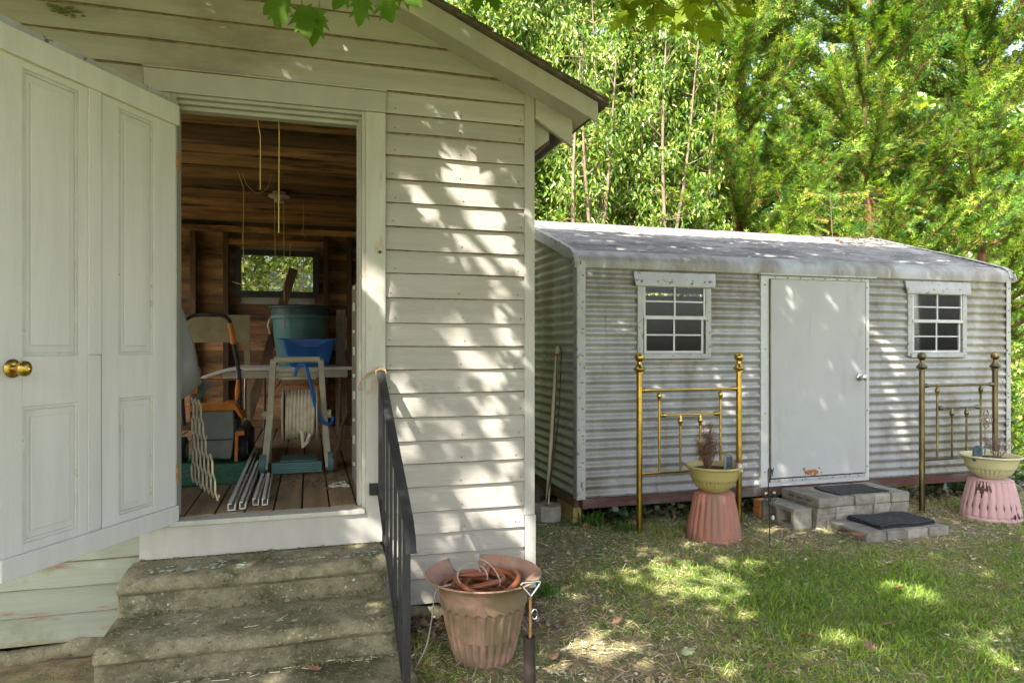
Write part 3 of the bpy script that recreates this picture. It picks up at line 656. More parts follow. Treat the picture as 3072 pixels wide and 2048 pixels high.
# roof: bent sheet with ribs along it
prof = []
for k in range(5): prof.append((SY - .018, 2.045 + .011 * k))
for k in range(1, 11):
    a = k / 10 * R(67); prof.append((SY - .018 + .13 * (1 - math.cos(a)), 2.09 + .13 * math.sin(a) * .75))
n_eave = len(prof); y0, z0 = prof[-1]; n = 140
for k in range(1, n + 1):
    t = k / n; y = y0 + (6.71 - y0) * t
    z_ = z0 + (2.72 - z0) * (t - .10 * t * (t - 1) * 1.0)
    prof.append((y, z_ + .0065 * math.sin(2 * math.pi * k / 6.0)))
for k in range(1, 60):
    t = k / 59; prof.append((6.71 + 1.75 * t, 2.72 - .56 * t + .004 * math.sin(2 * math.pi * k / 3.7)))
xs = np.linspace(SX0 - .03, SX1 + .03, 46)
for nm_, pf, mm in (('eave_sheet', prof[:n_eave + 4], 'galv'), ('roof', prof[n_eave + 3:], 'galv_roof')):
    mb = MB(); m = len(pf)
    for x_ in xs:
        for j, (y, z_) in enumerate(pf): mb.v.append((x_, y, z_ + .0022 * nz2(x_ * 1.1, y * 1.5)))
    mb.f = [(i * m + j, (i + 1) * m + j, (i + 1) * m + j + 1, i * m + j + 1) for i in range(len(xs) - 1) for j in range(m - 1)]
    build(nm_, mb, M[mm], shed, smooth=70)
# trims
def rake_trim(x, s):
    mb = MB(); pr = [(SY - .024, 2.08), (SY + .0, 2.155), (SY + .06, 2.195), (5.4, roof_z(5.4) + .025), (6.71, 2.738), (SYB + .05, 2.165)]
    for (ya, za), (yb, zb_) in zip(pr, pr[1:]):
        mb.beam((x, ya, za - .038), (x, yb, zb_ - .038), .008, .085, up=(0, 0, 1))
        mb.beam((x + s * .02, ya, za + .004), (x + s * .02, yb, zb_ + .004), .045, .006)
    return mb
build('rake_trim', rake_trim(SX0 - .034, 1), M['galv_trim'], shed)
build('rake_trim', rake_trim(SX1 + .034, -1), M['galv_trim'], shed)
build('corner_trim', MB().box(SX0 - .004, SX0 + .068, SY - .019, SY - .014, SZ0 - .005, 2.09).box(SX0 - .006, SX0 - .001, SY - .019, SY + .055, SZ0 - .005, 2.09), M['galv_trim'], shed)
build('corner_trim', MB().box(SX1 - .045, SX1 + .004, SY - .019, SY - .014, SZ0 - .005, 2.09).box(SX1 + .0045, SX1 + .009, SY - .019, SY + .055, SZ0 - .005, 2.09), M['galv_trim'], shed)
mb = MB()
for x_ in (SX0 + .045, SX1 - .02):
    for k in range(9): mb.ball((x_, SY - .020, .3 + .21 * k), .006, 6)
for x_ in np.arange(2.2, 6.5, .24):
    if not 3.6 < x_ < 4.9: mb.ball((x_, SY - .012, .24), .005, 6)
for x_ in (5.2, 5.62, 6.02):
    for k in range(7): mb.ball((x_, SY - .013, .32 + .15 * k), .005, 6)
build('screws', mb, M['black_plastic'], shed, kind='stuff')
# windows
def window(x0, x1, blind):
    z0, z1 = 1.335, 1.955; f = .05; y = SY - .022
    w = build('window', MB().box(x0, x0 + f, y, y + .03, z0, z1).box(x1 - f, x1, y, y + .03, z0, z1).box(x0 + f, x1 - f, y + .001, y + .03, z1 - .03, z1).box(x0 + f, x1 - f, y + .001, y + .03, z0 + .005, z0 + .03), M['galv_trim'], shed, bevel=.002)
    xm = (x0 + x1) / 2; zm = 1.655
    sash = lambda a, b, c, d, yy, t: MB().box(a, a + t, yy, yy + .02, c, d).box(b - t, b, yy, yy + .02, c, d).box(a + t, b - t, yy + .0005, yy + .02, c, c + t).box(a + t, b - t, yy + .0005, yy + .02, d - t, d)
    a, b = x0 + f + .003, x1 - f - .003
    build('sash', sash(a, b, zm, z1 - .032, y + .004, .018), M['alum'], w, bevel=.0015)
    build('sash', sash(a + .012, b - .012, z0 + .032, zm + .012, y + .014, .02), M['alum'], w, bevel=.0015)
    build('meeting_rail', MB().box(a, b, y - .004, y + .0035, zm - .012, zm + .016), M['alum'], w, bevel=.0015)
    for (c, d, yy) in ((zm + .018, z1 - .05, y + .012), (z0 + .052, zm - .008, y + .022)):
        h = (c + d) / 2
        build('muntin', MB().box(xm - .0075, xm + .0075, yy - .006, yy + .002, c, d), M['alum'], w)
        build('muntin', MB().box(a + .018, xm - .0078, yy - .0055, yy + .002, h - .0065, h + .0065).box(xm + .0078, b - .018, yy - .0055, yy + .002, h - .0065, h + .0065), M['alum'], w)
        for p, q in ((a + .016, xm - .007), (xm + .007, b - .016)):
            for u, v in ((c, h - .006), (h + .006, d)):
                build('pane', MB().box(p, q, yy + .0025, yy + .0045, u, v), M['glass'], w)
    # hood over the head
    mb = MB(); n = 10
    pr = [(SY - .006, z1 + .075), (SY - .028, z1 + .068), (SY - .032, z1 + .02), (SY - .045, z1 - .02), (SY - .043, z1 - .045), (SY - .034, z1 - .045)]
    for i in range(n + 1):
        x_ = x0 - .035 + (x1 - x0 + .07) * i / n
        for (py, pz) in pr: mb.v.append((x_ + (0 if 0 < i < n else (.008 if i == 0 else -.008) * (pz < z1)), py, pz + rnd.uniform(-.0015, .0015)))
    m = len(pr); mb.f = [(i * m + j, (i + 1) * m + j, (i + 1) * m + j + 1, i * m + j + 1) for i in range(n) for j in range(m - 1)] + [tuple(range(m)), tuple(n * m + j for j in range(m))]
    build('hood', mb, M['galv_trim'], w, smooth=40)
    build('window_sill', MB().box(x0 + .03, x1 - .03, y - .012, y - .0005, z0 - .012, z0 + .026), M['galv_trim'], w, bevel=.002)
    if blind:
        build('roller_blind', MB().box(x0 + .03, x1 - .03, y + .07, y + .074, zm - .02, z1), M['blind'], w)
window(*WIN[0], False); window(*WIN[1], True)
# door with frame
y = SY - .020
fr = build('door_frame', MB().box(3.69, 3.772, y, y + .03, .222, 2.03).box(4.782, 4.83, y, y + .03, .24, 2.03).box(3.772, 4.782, y + .001, y + .03, 2.004, 2.03).box(3.772, 4.83, y + .002, y + .03, .222, .255), M['alum'], shed, bevel=.002)
dl = build('door', MB().box(3.782, 4.778, y - .012, y + .02, .296, 2.0), M['shed_door'], shed, bevel=.003)
build('hinge', MB().tube([(3.777, y - .012, .3), (3.777, y - .012, 2.0)], .0055, 8), M['tarnish'], dl)
build('edge_strip', MB().box(4.7785, 4.786, y - .014, y, .29, 2.0).box(3.782, 4.7786, y - .010, y, .257, .286), M['galv_trim'], dl)
build('drip_cap', MB().box(3.665, 4.88, y - .035, y + .02, 2.032, 2.047), M['galv_trim'], shed, bevel=.002)
mb = MB()
for k in range(8): mb.ball((3.83 + k * .13, y - .0015, 2.015), .0055, 6)
for k in range(7): mb.ball((3.86 + k * .14, y - .0115, .272), .0055, 6)
for z_ in (.35, .85, 1.4, 1.95): mb.ball((3.73, y - .001, z_), .006, 6); mb.ball((4.806, y - .001, z_), .006, 6)
build('rivets', mb, M['black_plastic'], fr, kind='stuff')
mb = MB().lathe([(.036, 0), (.036, .004), (.030, .012), (.016, .016), (.014, .03), (.022, .036), (.028, .05), (.026, .068), (.018, .074), (.001, .074)], n=20).xf(Matrix.Translation((4.708, y - .0125, 1.15)) @ Matrix.Rotation(R(90), 4, 'X'))
build('knob', mb, M['chrome'], dl, smooth=40)
mb = MB()
for k in range(26):
    cx = 4.20 + rnd.gauss(0, .045); cz = .305 + abs(rnd.gauss(0, .025)); r_ = rnd.uniform(.006, .02)
    ring = [(cx + r_ * rnd.uniform(.5, 1.2) * math.cos(6.283 * i / 8), y - .0126 - k * .00003, cz + r_ * rnd.uniform(.5, 1.2) * math.sin(6.283 * i / 8)) for i in range(8)]
    mb.add(ring + [(cx, y - .0132 - k * .00003, cz)], [(i, (i + 1) % 8, 8) for i in range(8)])
build('rust_patch', mb, M['rust'], dl)
# floor frame below
build('sill_beam', MB().box(SX0 + .05, SX1 - .01, SY - .006, SY + .05, .145, .2225), M['red_beam'], shed, bevel=.003)
build('sill_beam', MB().box(SX0 + .004, SX0 + .045, SY + .052, SYB, .145, .2225), M['dark_wood'], shed)
for x_ in np.arange(2.4, 6.4, .6): build('joist', MB().box(x_, x_ + .04, SY + .06, SYB - .1, .13, .224), M['dark_wood'], shed)
def block(name, x0, x1, y0, y1, z0, z1, label, cat, m='block', group=None, parent=None, bev=.006):
    return build(name, MB().box(x0, x1, y0, y1, z0, z1), M[m], parent, bevel=bev, loc=((x0 + x1) / 2, (y0 + y1) / 2, z0), label=label, category=cat, group=group)
block('support_block', 2.03, 2.10, 5.12, 5.5, 0, .144, 'short timber block propping the near left corner of the metal shed', 'block', 'yellow_wood')
block('support_block', 2.02, 2.40, 6.0, 6.4, 0, .144, 'grey block under the left side of the metal shed towards the back', 'block')
block('lumber_support', 5.22, 5.62, 5.12, 5.4, .062, .144, 'yellowed lumber offcut wedged under the shed near the right bed frame', 'lumber', 'yellow_wood')
block('support_block', 5.2, 5.6, 5.10, 5.42, 0, .061, 'low grey block under the yellowed lumber below the shed', 'block')
block('support_block', 2.9, 3.2, 5.3, 5.7, 0, .13, 'grey block in the dark below the shed behind the left bed frame', 'block')
build('support_pipe', MB().tube([(5.86, 5.12, 0), (5.86, 5.12, .145)], .035, 12), M['galv_trim'], loc=(5.86, 5.12, 0), label='grey metal pipe standing under the shed behind the faded pink planter', category='pipe', smooth=40)
# white chair stored behind the right window
ch = thing('stored_chair', (5.6, 5.35, .25), 'white chair standing behind the right window inside the metal shed', 'chair')
for x_ in (5.36, 5.84):
    build('leg', MB().tube([(x_, 5.30, .25), (x_ + (.02 if x_ < 5.6 else -.02), 5.36, 1.585)], .016, 8), M['white_vinyl'], ch)
    build('leg', MB().tube([(x_, 5.72, .25), (x_, 5.70, .72)], .016, 8), M['white_vinyl'], ch)
build('backrest', MB().box(5.37, 5.83, 5.335, 5.36, 1.55, 1.585).box(5.37, 5.83, 5.325, 5.35, 1.30, 1.33), M['white_vinyl'], ch)
build('seat', MB().box(5.36, 5.84, 5.30, 5.72, .72, .75), M['white_vinyl'], ch, bevel=.006)

# ------------------------------------------------------------------ shed steps
G1 = 'cap blocks of the upper shed step'
xs = [3.795, 3.975, 4.155, 4.345, 4.515, 4.70]
def cap(x0, x1, k):
    mb = MB().box(x0 + .005, x1 - .004, 4.425 + rnd.uniform(-.012, .008), 4.86, .162, .238 + rnd.uniform(-.006, .003))
    nm = ['leftmost cap block of the upper shed step, slotted along its side', 'second cap block from the left on the upper shed step', 'middle cap block of the upper shed step with a pale scuff', 'chipped cap block second from the right on the upper shed step', 'rightmost cap block of the upper shed step'][k]
    o = build('cap_block', mb, M['block'], None, bevel=.013, loc=((x0 + x1) / 2, 4.64, .16), label=nm, category='block', group=G1)
    if k == 0:
        b = MB()
        for yy in (4.50, 4.60, 4.70): b.box(x0 + .0015, x0 + .006, yy, yy + .06, .198, .208)
        build('slot', b, M['black_plastic'], o)
    return o
for k in range(5): cap(xs[k], xs[k + 1], k)
G2 = 'lower course of the upper shed step'
nm2 = ['moulded face block lowest and leftmost under the upper shed step', 'moulded face block second from the left in the lower course', 'plain brownish block in the middle of the lower course', 'broken-faced block second from the right in the lower course', 'rightmost block of the lower course under the upper shed step']
for k in range(5):
    x0, x1 = xs[k], xs[k + 1]; mb = MB().box(x0 + .004, x1 - .006, 4.437, 4.85, 0, .16)
    if k != 2:
        mb.box(x0 + .002, x1 - .004, 4.427, 4.4368, .112, .158)
        if k < 2: mb.box(x0 + .003, x1 - .005, 4.429, 4.4369, .08, .108)
    build('face_block', mb, M['block'], None, bevel=.006, loc=((x0 + x1) / 2, 4.64, 0), label=nm2[k], category='block', group=G2)
# hollow block lying on its side
mb = MB(); x0, x1, y0, y1 = 3.605, 3.772, 4.462, 4.86
mb.box(x0, x1, y0, y0 + .035, 0, .158).box(x0, x1, y0 + .18, y0 + .215, 0, .158).box(x0, x1, y1 - .035, y1, 0, .158)
for a, b in ((y0 + .0352, y0 + .1798), (y0 + .2152, y1 - .0352)): mb.box(x0 + .001, x1 - .001, a, b, 0, .03).box(x0 + .001, x1 - .001, a, b, .128, .157)
build('cinder_block', mb, M['block'], None, bevel=.004, loc=(3.69, 4.66, 0), label='hollow grey cinder block on its side at the left of the shed steps', category='block')
build('brick', MB().box(3.60, 3.70, 4.872, 4.965, 0, .07), M['brick'], None, bevel=.004, loc=(3.65, 4.92, 0), label='lower orange brick behind the hollow cinder block', category='brick')
build('brick', MB().box(3.602, 3.698, 4.874, 4.96, .072, .14), M['brick'], None, bevel=.004, loc=(3.65, 4.92, .072), label='upper orange brick behind the hollow cinder block', category='brick')
G3 = 'paving blocks of the lower shed step'
nm3 = ['leftmost paving block of the lower shed step', 'second paving block from the left in the lower shed step', 'chipped paving block second from the right in the lower shed step', 'rightmost paving block of the lower shed step']
xs3 = [3.855, 4.045, 4.235, 4.43, 4.62]
for k in range(4):
    build('paving_block', MB().box(xs3[k] + .003, xs3[k + 1] - .004, 4.0 + rnd.uniform(-.008, .008), 4.40, 0, .072 + rnd.uniform(-.003, .002)), M['block'], None, bevel=.008, loc=(xs3[k] + .1, 4.2, 0), label=nm3[k], category='block', group=G3)
# mats
def rug(x0, x1, y0, y1, z0, wav, nx=28, ny=20, th=.007):
    mb = MB()
    for s in (0, 1):
        for i in range(nx + 1):
            for j in range(ny + 1):
                x = x0 + (x1 - x0) * i / nx; y = y0 + (y1 - y0) * j / ny
                mb.v.append((x + .01 * math.sin(y * 20), y, z0 + wav(x, y) + (th if s else 0)))
    q = (nx + 1) * (ny + 1); I = lambda s, i, j: s * q + i * (ny + 1) + j
    for i in range(nx):
        for j in range(ny):
            mb.f += [(I(1, i, j), I(1, i + 1, j), I(1, i + 1, j + 1), I(1, i, j + 1)), (I(0, i, j), I(0, i, j + 1), I(0, i + 1, j + 1), I(0, i + 1, j))]
    for i in range(nx): mb.f += [(I(0, i, 0), I(0, i + 1, 0), I(1, i + 1, 0), I(1, i, 0)), (I(0, i, ny), I(1, i, ny), I(1, i + 1, ny), I(0, i + 1, ny))]
    for j in range(ny): mb.f += [(I(0, 0, j), I(1, 0, j), I(1, 0, j + 1), I(0, 0, j + 1)), (I(0, nx, j), I(0, nx, j + 1), I(1, nx, j + 1), I(1, nx, j))]
    return mb
build('rubber_mat', rug(4.045, 4.54, 4.48, 4.78, .240, lambda x, y: 0, th=.006), M['black_rubber'], None, loc=(4.3, 4.63, .24), label='thin flat black rubber mat on top of the upper shed step', category='mat')
mb = rug(4.03, 4.56, 4.06, 4.375, .075, lambda x, y: .004 * math.sin(x * 17 + y * 6), th=.012)
for k in range(10):
    yy = 4.07 + k * .032
    mb.tube([(x, yy + .007 * math.sin(x * 17 + k), .096 + .004 * math.sin(x * 17 + yy * 6)) for x in np.linspace(4.035, 4.555, 22)], .0095, 6)
build('ridged_mat', mb, M['black_rubber'], None, loc=(4.3, 4.2, .075), label='thick black mat with wavy ridges on the lower shed step', category='mat', smooth=50)

# ------------------------------------------------------------------ brass bed frames
def bed(name, A, B, m, label):
    A = Vector((*A, 0)); B = Vector((*B, 0)); d = (B - A); W_ = d.length; d /= W_
    t = thing(name, tuple((A + B) / 2), label, 'bed frame', 'brass bed ends standing against the shed')
    P = lambda s, z_: A + d * s + Vector((0, 0, z_))
    rot = Matrix((( d.x, -d.y, 0), (d.y, d.x, 0), (0, 0, 1))).to_4x4()
    for s in (0, W_):
        c = P(s, 0)
        build('post', MB().lathe([(.0235, -.02), (.0235, 1.215)], c, 18), m, t, smooth=40)
        build('finial', MB().lathe([(.024, 1.213), (.030, 1.216), (.030, 1.224), (.026, 1.228), (.040, 1.234), (.045, 1.243), (.045, 1.252), (.038, 1.258), (.030, 1.268), (.022, 1.280), (.018, 1.292), (.020, 1.300), (.018, 1.304)] + [(.038 * math.sin(a), 1.338 - .038 * math.cos(a)) for a in np.linspace(.5, 3.10, 12)], c, 22), m, t, smooth=45)
    def xbar(s0, s1, z_, r, ferr):
        build('crossbar', MB().tube([P(s0, z_), P(s1, z_)], r, 12), m, t, smooth=40)
        if ferr:
            for s, sg in ((s0, 1), (s1, -1)):
                pr = [(.011, 0), (.016, .002), (.018, .012), (.014, .016), (.019, .020), (.020, .032), (.015, .038), (.017, .045), (.013, .055), (r, .062)]
                mb = MB().lathe(pr, n=14).xf(Matrix.Translation(P(s, z_)) @ rot @ Matrix.Rotation(R(90) * sg, 4, 'Y'))
                build('ferrule', mb, m, t, smooth=45)
    xbar(.02, W_ - .02, 1.085, .0105, True)
    xbar(.02, W_ - .02, .445, .0095, False)
    sp = (.172, W_ - .172)
    for s in sp:
        build('spindle', MB().lathe([(.0095, .44), (.0095, 1.00), (.014, 1.003), (.016, 1.012), (.012, 1.018), (.018, 1.024), (.020, 1.040), (.017, 1.055), (.010, 1.066), (.004, 1.075), (.001, 1.077)], P(s, 0), 14), m, t, smooth=45)
    xbar(sp[0] + .008, sp[1] - .008, .888, .0085, True)
    for s in (W_ * .40, W_ * .60):
        build('spindle', MB().lathe([(.0085, .44), (.0085, .80), (.014, .803), (.016, .812), (.012, .818), (.018, .824), (.020, .840), (.016, .855), (.012, .868), (.011, .882)], P(s, 0), 14), m, t, smooth=45)
    return t
bed('brass_bed_frame', (2.43, 4.755), (3.325, 4.77), M['brass'], 'polished brass bed frame standing left of the white shed door')
bed('brass_bed_frame', (5.05, 4.63), (5.90, 4.645), M['tarnish'], 'darkly tarnished brass bed frame standing right of the white shed door')

# ------------------------------------------------------------------ planters
def flutes(nf, amp, lo, hi):
    def f(r, z_, g, i):
        if lo <= z_ <= hi: return r - amp * (1 - abs(math.sin(nf * g / 2))) , 0
        return r, 0
    return f
def pedestal(c, r0, r1, h, m, label, broken_side=False):
    pr = [(r0, 0), (r0 + .002, .012), (r0 - .004, .02)]
    for t in np.linspace(0.05, .97, 40 if broken_side else 12): pr.append((r0 + (r1 - r0) * (t ** 1.35) - .004 * (t < .1), h * t))
    pr += [(r1 - .008, h * .985), (r1 - .018, h), (.001, h)]
    mb = MB().lathe(pr, (c[0], c[1], 0), 132, flutes(22, .011, .022, h * .965))
    if broken_side:
        def hole(f):
            P_ = [mb.v[i] for i in f]; x_ = sum(p[0] for p in P_) / len(P_) - c[0]; y_ = sum(p[1] for p in P_) / len(P_) - c[1]; z_ = sum(p[2] for p in P_) / len(P_)
            g = math.degrees(math.atan2(y_, x_))
            return len(f) == 4 and ((-104 < g < -62 and .030 + .010 * math.sin(g * .9) < z_ < .052 + .014 * math.sin(g * .45) + .012 * math.sin(g * 1.7)) or (-178 < g < -150 and .215 + .03 * math.sin(g * .4) < z_ < .29 + .03 * math.sin(g * .7)) or (-150 <= g < -138 and .25 + .02 * math.sin(g * .9) < z_ < .275 + .012 * math.sin(g)))
        mb.f = [f for f in mb.f if not hole(f)]
    inner = MB().lathe([(r0 - .016, .004), (r0 - .022, h * .35), (r1 + .002, h * .75), (r1 - .018, h * .97)], (c[0], c[1], 0), 40, cap0=False, cap1=False) if broken_side else None
    o_ = build('upturned_planter', mb, m, None, loc=(c[0], c[1], 0), smooth=50, label=label, category='planter', group='upturned fluted planters used as pedestals')
    if inner: build('inner_wall', inner, M['rust_dark'], o_, smooth=60)
def bowl(c, z0, m, label, k=1.0):
    t = thing('bowl_planter', (c[0], c[1], z0), label, 'planter', 'bowl planters on the pedestals')
    pr = [(.085, 0), (.092, .004), (.10, .012), (.132, .034), (.154, .066), (.160, .084), (.166, .087), (.172, .105), (.186, .160), (.192, .172), (.208, .174), (.213, .181), (.211, .190), (.203, .193), (.190, .186), (.178, .160), (.168, .13)]
    pr = [(r * k, z_) for r, z_ in pr]
    build('bowl', MB().lathe(pr, (c[0], c[1], z0), 128, flutes(32, .006, .01, .085), cap1=False), m, t, smooth=50)
    mb = MB(); n = 24; vs = [(c[0] + .176 * k * math.cos(6.283 * i / n), c[1] + .176 * k * math.sin(6.283 * i / n), z0 + .155) for i in range(n)]
    for q in (.6, .25): vs += [(c[0] + .176 * k * q * math.cos(6.283 * i / n), c[1] + .176 * k * q * math.sin(6.283 * i / n), z0 + .165 + rnd.uniform(-.006, .008)) for i in range(n)]
    mb.add(vs, [(j * n + i, j * n + (i + 1) % n, (j + 1) * n + (i + 1) % n, (j + 1) * n + i) for j in (0, 1) for i in range(n)] + [tuple(2 * n + i for i in range(n))])
    build('soil', mb, M['soil'], t)
P1 = (2.90, 4.47); P2 = (5.45, 4.33)
pedestal(P1, .200, .142, .345, M['terra'], 'intact terracotta coloured planter upturned in front of the left bed frame')
pedestal(P2, .222, .158, .328, M['pink'], 'faded pink planter with a broken side upturned before the right bed frame', True)
bowl(P1, .347, M['yellow_pot'], 'mustard yellow bowl planter with a tall dead brown plant')
bowl(P2, .330, M['cream_pot'], 'cream bowl planter holding a blue plaque and bare twigs', 1.06)
def dead_plant(c, z0, h, w, n, m, needles, label, name='dead_plant'):
    t = thing(name, (c[0], c[1], z0), label, 'dead plant')
    mb = MB(); tips = []
    for i in range(n):
        a = rnd.random() * 6.283; rr = w * math.sqrt(rnd.random()); hh = h * rnd.uniform(.45, 1.0) * (1.1 - .5 * rr / w)
        p0 = Vector((c[0] + .2 * rr * math.cos(a), c[1] + .2 * rr * math.sin(a), z0)); p2 = Vector((c[0] + rr * math.cos(a), c[1] + rr * math.sin(a), z0 + hh))
        p1 = (p0 + p2) / 2 + Vector((rnd.uniform(-.02, .02), rnd.uniform(-.02, .02), .02))
        pts = curve_pts([p0, p1, p2], 6); mb.tube(pts, [.003 - .0003 * k for k in range(7)], 4); tips += pts[1:]
        for _ in range(3):
            s = pts[rnd.randint(2, 6)]; e = s + Vector((rnd.uniform(-.05, .05), rnd.uniform(-.05, .05), rnd.uniform(.01, .06))); mb.tube([s, e], [.0018, .001], 4); tips += [e, (s + e) / 2]
    build('stem', mb, m, t)
    if needles:
        T = np.array([tuple(p) for p in tips]); k = needles; idx = rng.integers(0, len(T), k)
        Pp = T[idx] + rng.normal(0, .012, (k, 3)); D = rng.normal(0, 1, (k, 3)); D[:, 2] = abs(D[:, 2]) * .8
        cols = np.array([.17, .085, .05]) * rng.uniform(.5, 1.5, (k, 1))
        soup('foliage', [(0, -.5, 0), (0, .5, 0), (1, 0, 0)], [(0, 1, 2)], Pp, D, rng.normal(0, 1, (k, 3)), rng.uniform(.015, .035, k), rng.uniform(.002, .004, k), cols, M['litter'], t)
dead_plant((2.84, 4.46), .51, .40, .085, 20, M['dead'], 2600, 'tall feathery dead brown plant standing in the mustard bowl planter')
dead_plant((5.56, 4.36), .49, .27, .11, 16, M['dead_grey'], 500, 'sparse grey twiggy dead plant in the cream bowl planter')
# small ornaments in the bowls
t = thing('arch_ornament', (2.995, 4.40, .51), 'little grey stone arch ornament at the right of the mustard bowl', 'ornament')
build('arch', MB().tube([(2.995 + .034 * math.cos(a), 4.42, .575 + .05 * math.sin(a)) for a in np.linspace(0, math.pi, 13)] , .009, 8), M['grey_wood'], t)
build('arch_leg', MB().tube([(3.029, 4.42, .50), (3.029, 4.42, .575)], .009, 8), M['grey_wood'], t); build('arch_leg', MB().tube([(2.961, 4.42, .50), (2.961, 4.42, .575)], .009, 8), M['grey_wood'], t)
build('backing', MB().box(2.964, 3.026, 4.424, 4.430, .50, .60), M['slate_blue'], t)
t = thing('figurine', (3.03, 4.34, .505), 'tiny red and white painted figurine beside the stone arch ornament', 'figurine')
build('body', MB().lathe([(.022, 0), (.024, .02), (.016, .045), (.012, .052), (.001, .053)], (3.03, 4.335, .505), 12), M['porcelain'], t, smooth=60)
build('head', MB().ball((3.022, 4.333, .566), .015, 10), M['porcelain'], t, smooth=60)
build('hat', MB().lathe([(.017, 0), (.014, .012), (.004, .03), (.001, .031)], (3.021, 4.333, .568), 10), M['crimson'], t, smooth=60)
t = thing('plaque', (5.27, 4.24, .5), 'rounded slate blue plaque with a spiral disc in the cream bowl', 'plaque')
poly = [(5.232, .48), (5.328, .48), (5.328, .56)] + [(5.28 + .048 * math.cos(a), .56 + .048 * math.sin(a)) for a in np.linspace(.2, 2.94, 10)] + [(5.232, .56)]
build('slab', MB().prism(poly, 4.30, 4.315), M['slate_blue'], t, bevel=.003)
mb = MB().tube([(5.28 + (.005 + .0026 * a) * math.cos(a * 1.0), 4.298, .566 + (.005 + .0026 * a) * math.sin(a)) for a in np.linspace(0, 8.2, 40)], .0035, 5)
build('spiral_relief', mb, M['slate_blue'], t)
build('pebble', MB().ball((5.245, 4.255, .512), .014, 8, .7), M['porcelain'], t, smooth=60)
t = thing('metal_flower', (5.50, 4.42, .49), 'silvery four petalled metal flower on a stake in the cream bowl', 'ornament')
build('stake', MB().tube([(5.50, 4.42, .48), (5.502, 4.42, .80)], .004, 6), M['dead_grey'], t)
for a in (90, 180, 0, 275):
    u = Vector((math.cos(R(a)), 0, math.sin(R(a)))); v = Vector((-u.z, 0, u.x)); c0 = Vector((5.502, 4.412, .80)); mb = MB()
    L_ = .088 if a == 90 else .068
    for q, rr in ((1.0, .0055), (.55, .004)):
        mb.tube([c0 + u * (L_ * q * (1 - math.cos(g)) / 2) + v * (.026 * q * math.sin(g)) for g in np.linspace(0, 6.283, 20)], rr, 6)
    build('petal', mb, M['dead_grey'], t)
build('flower_centre', MB().ball((5.502, 4.402, .80), .014, 8), M['porcelain'], t, smooth=60)
# butterfly stake
t = thing('butterfly_stake', (3.124, 4.13, 0), 'slim black garden hook with a filigree metal butterfly by the shed door', 'garden stake')
hook = [(3.135, 4.13, 0), (3.128, 4.13, .25), (3.12, 4.13, .50)] + [(3.135 + .016 * math.cos(a), 4.13, .53 + .03 * math.sin(a)) for a in np.linspace(math.pi, .1, 8)] + [(3.152, 4.13, .50), (3.163, 4.13, .56)]
build('rod', MB().tube(hook, .0038, 6), M['iron'], t)
bc = Vector((3.128, 4.115, .372))
for sx in (-1, 1):
    for (u0, w0, up) in ((.080, .036, 1), (.055, .032, -1)):
        mb = MB(); dirv = Vector((sx * .9, 0, .32 * up if up > 0 else -.75)).normalized(); pv = Vector((-dirv.z, 0, dirv.x))
        for q, rr in ((1, .0022), (.78, .0016)):
            mb.tube([bc + dirv * (u0 * q * (1 - math.cos(g)) / 2) + pv * (w0 * q * math.sin(g) * (.6 + .4 * math.sin(g / 2))) for g in np.linspace(0, 6.283, 22)], rr, 5)
        for k in range(4):
            c1 = bc + dirv * (u0 * (.3 + .17 * k)) + pv * (w0 * .5 * (-1) ** k); mb.tube([c1 + (dirv * math.cos(g) + pv * math.sin(g)) * .007 for g in np.linspace(0, 5.2, 12)], .0014, 4)
        o = build('wing', mb, M['iron'], t)
        if up > 0:
            pp = MB(); ring = [bc + dirv * (u0 * .30 + .6 * u0 * .5 * (1 - math.cos(g)) / 2) + pv * (.010 * math.sin(g)) + Vector((0, .002, 0)) for g in np.linspace(0, 6.283, 14)[:-1]]
            pp.add(ring + [p + Vector((0, .003, 0)) for p in ring], [tuple(range(13)), tuple(range(13, 26))[::-1]] + [(k, (k + 1) % 13, 13 + (k + 1) % 13, 13 + k) for k in range(13)]); build('wing_glass', pp, M['cream_pot'], o)
build('body', MB().tube([bc + Vector((0, 0, -.05)), bc, bc + Vector((0, 0, .035))], [.003, .005, .003], 8), M['iron'], t)
build('glass_drop', MB().lathe([(.001, 0), (.010, .008), (.012, .018), (.008, .03), (.002, .038), (.001, .039)], (3.152, 4.12, .19), 12), M['porcelain'], t, smooth=60)
build('drop_cord', MB().tube([(3.152, 4.12, .228), (3.145, 4.118, .34)], .0015, 4), M['iron'], t)

# ------------------------------------------------------------------ pole in a concrete foot by the shed corner
t = thing('pole_stand', (1.872, 5.29, 0), 'yellowed pole with dark cord set in a concrete foot beside the shed corner', 'pole')
mb = MB().lathe([(.112, 0), (.120, .01), (.122, .115), (.114, .13), (.001, .132)], (1.87, 5.29, 0), 8); build('concrete_foot', mb, M['block'], t, bevel=.012)
build('pole', MB().tube([(1.872, 5.30, .125), (1.925, 5.33, .75), (1.985, 5.36, 1.425)], .017, 12), M['bone_pole'], t, smooth=50)
build('bracket', MB().box(1.955, 2.0, 5.325, 5.35, 1.345, 1.365), M['rust_rod'], t)
build('cord', MB().tube(curve_pts([(1.985, 5.335, 1.42), (2.0, 5.33, 1.41), (2.005, 5.325, 1.345), (1.985, 5.32, .95), (1.955, 5.31, .65), (1.90, 5.28, .36), (1.845, 5.24, .17), (1.815, 5.21, .06), (1.82, 5.20, .045), (1.838, 5.21, .09), (1.865, 5.25, .25), (1.905, 5.28, .45), (1.94, 5.31, .8), (1.972, 5.33, 1.35)], 60), .0045, 5), M['dark_cord'], t)

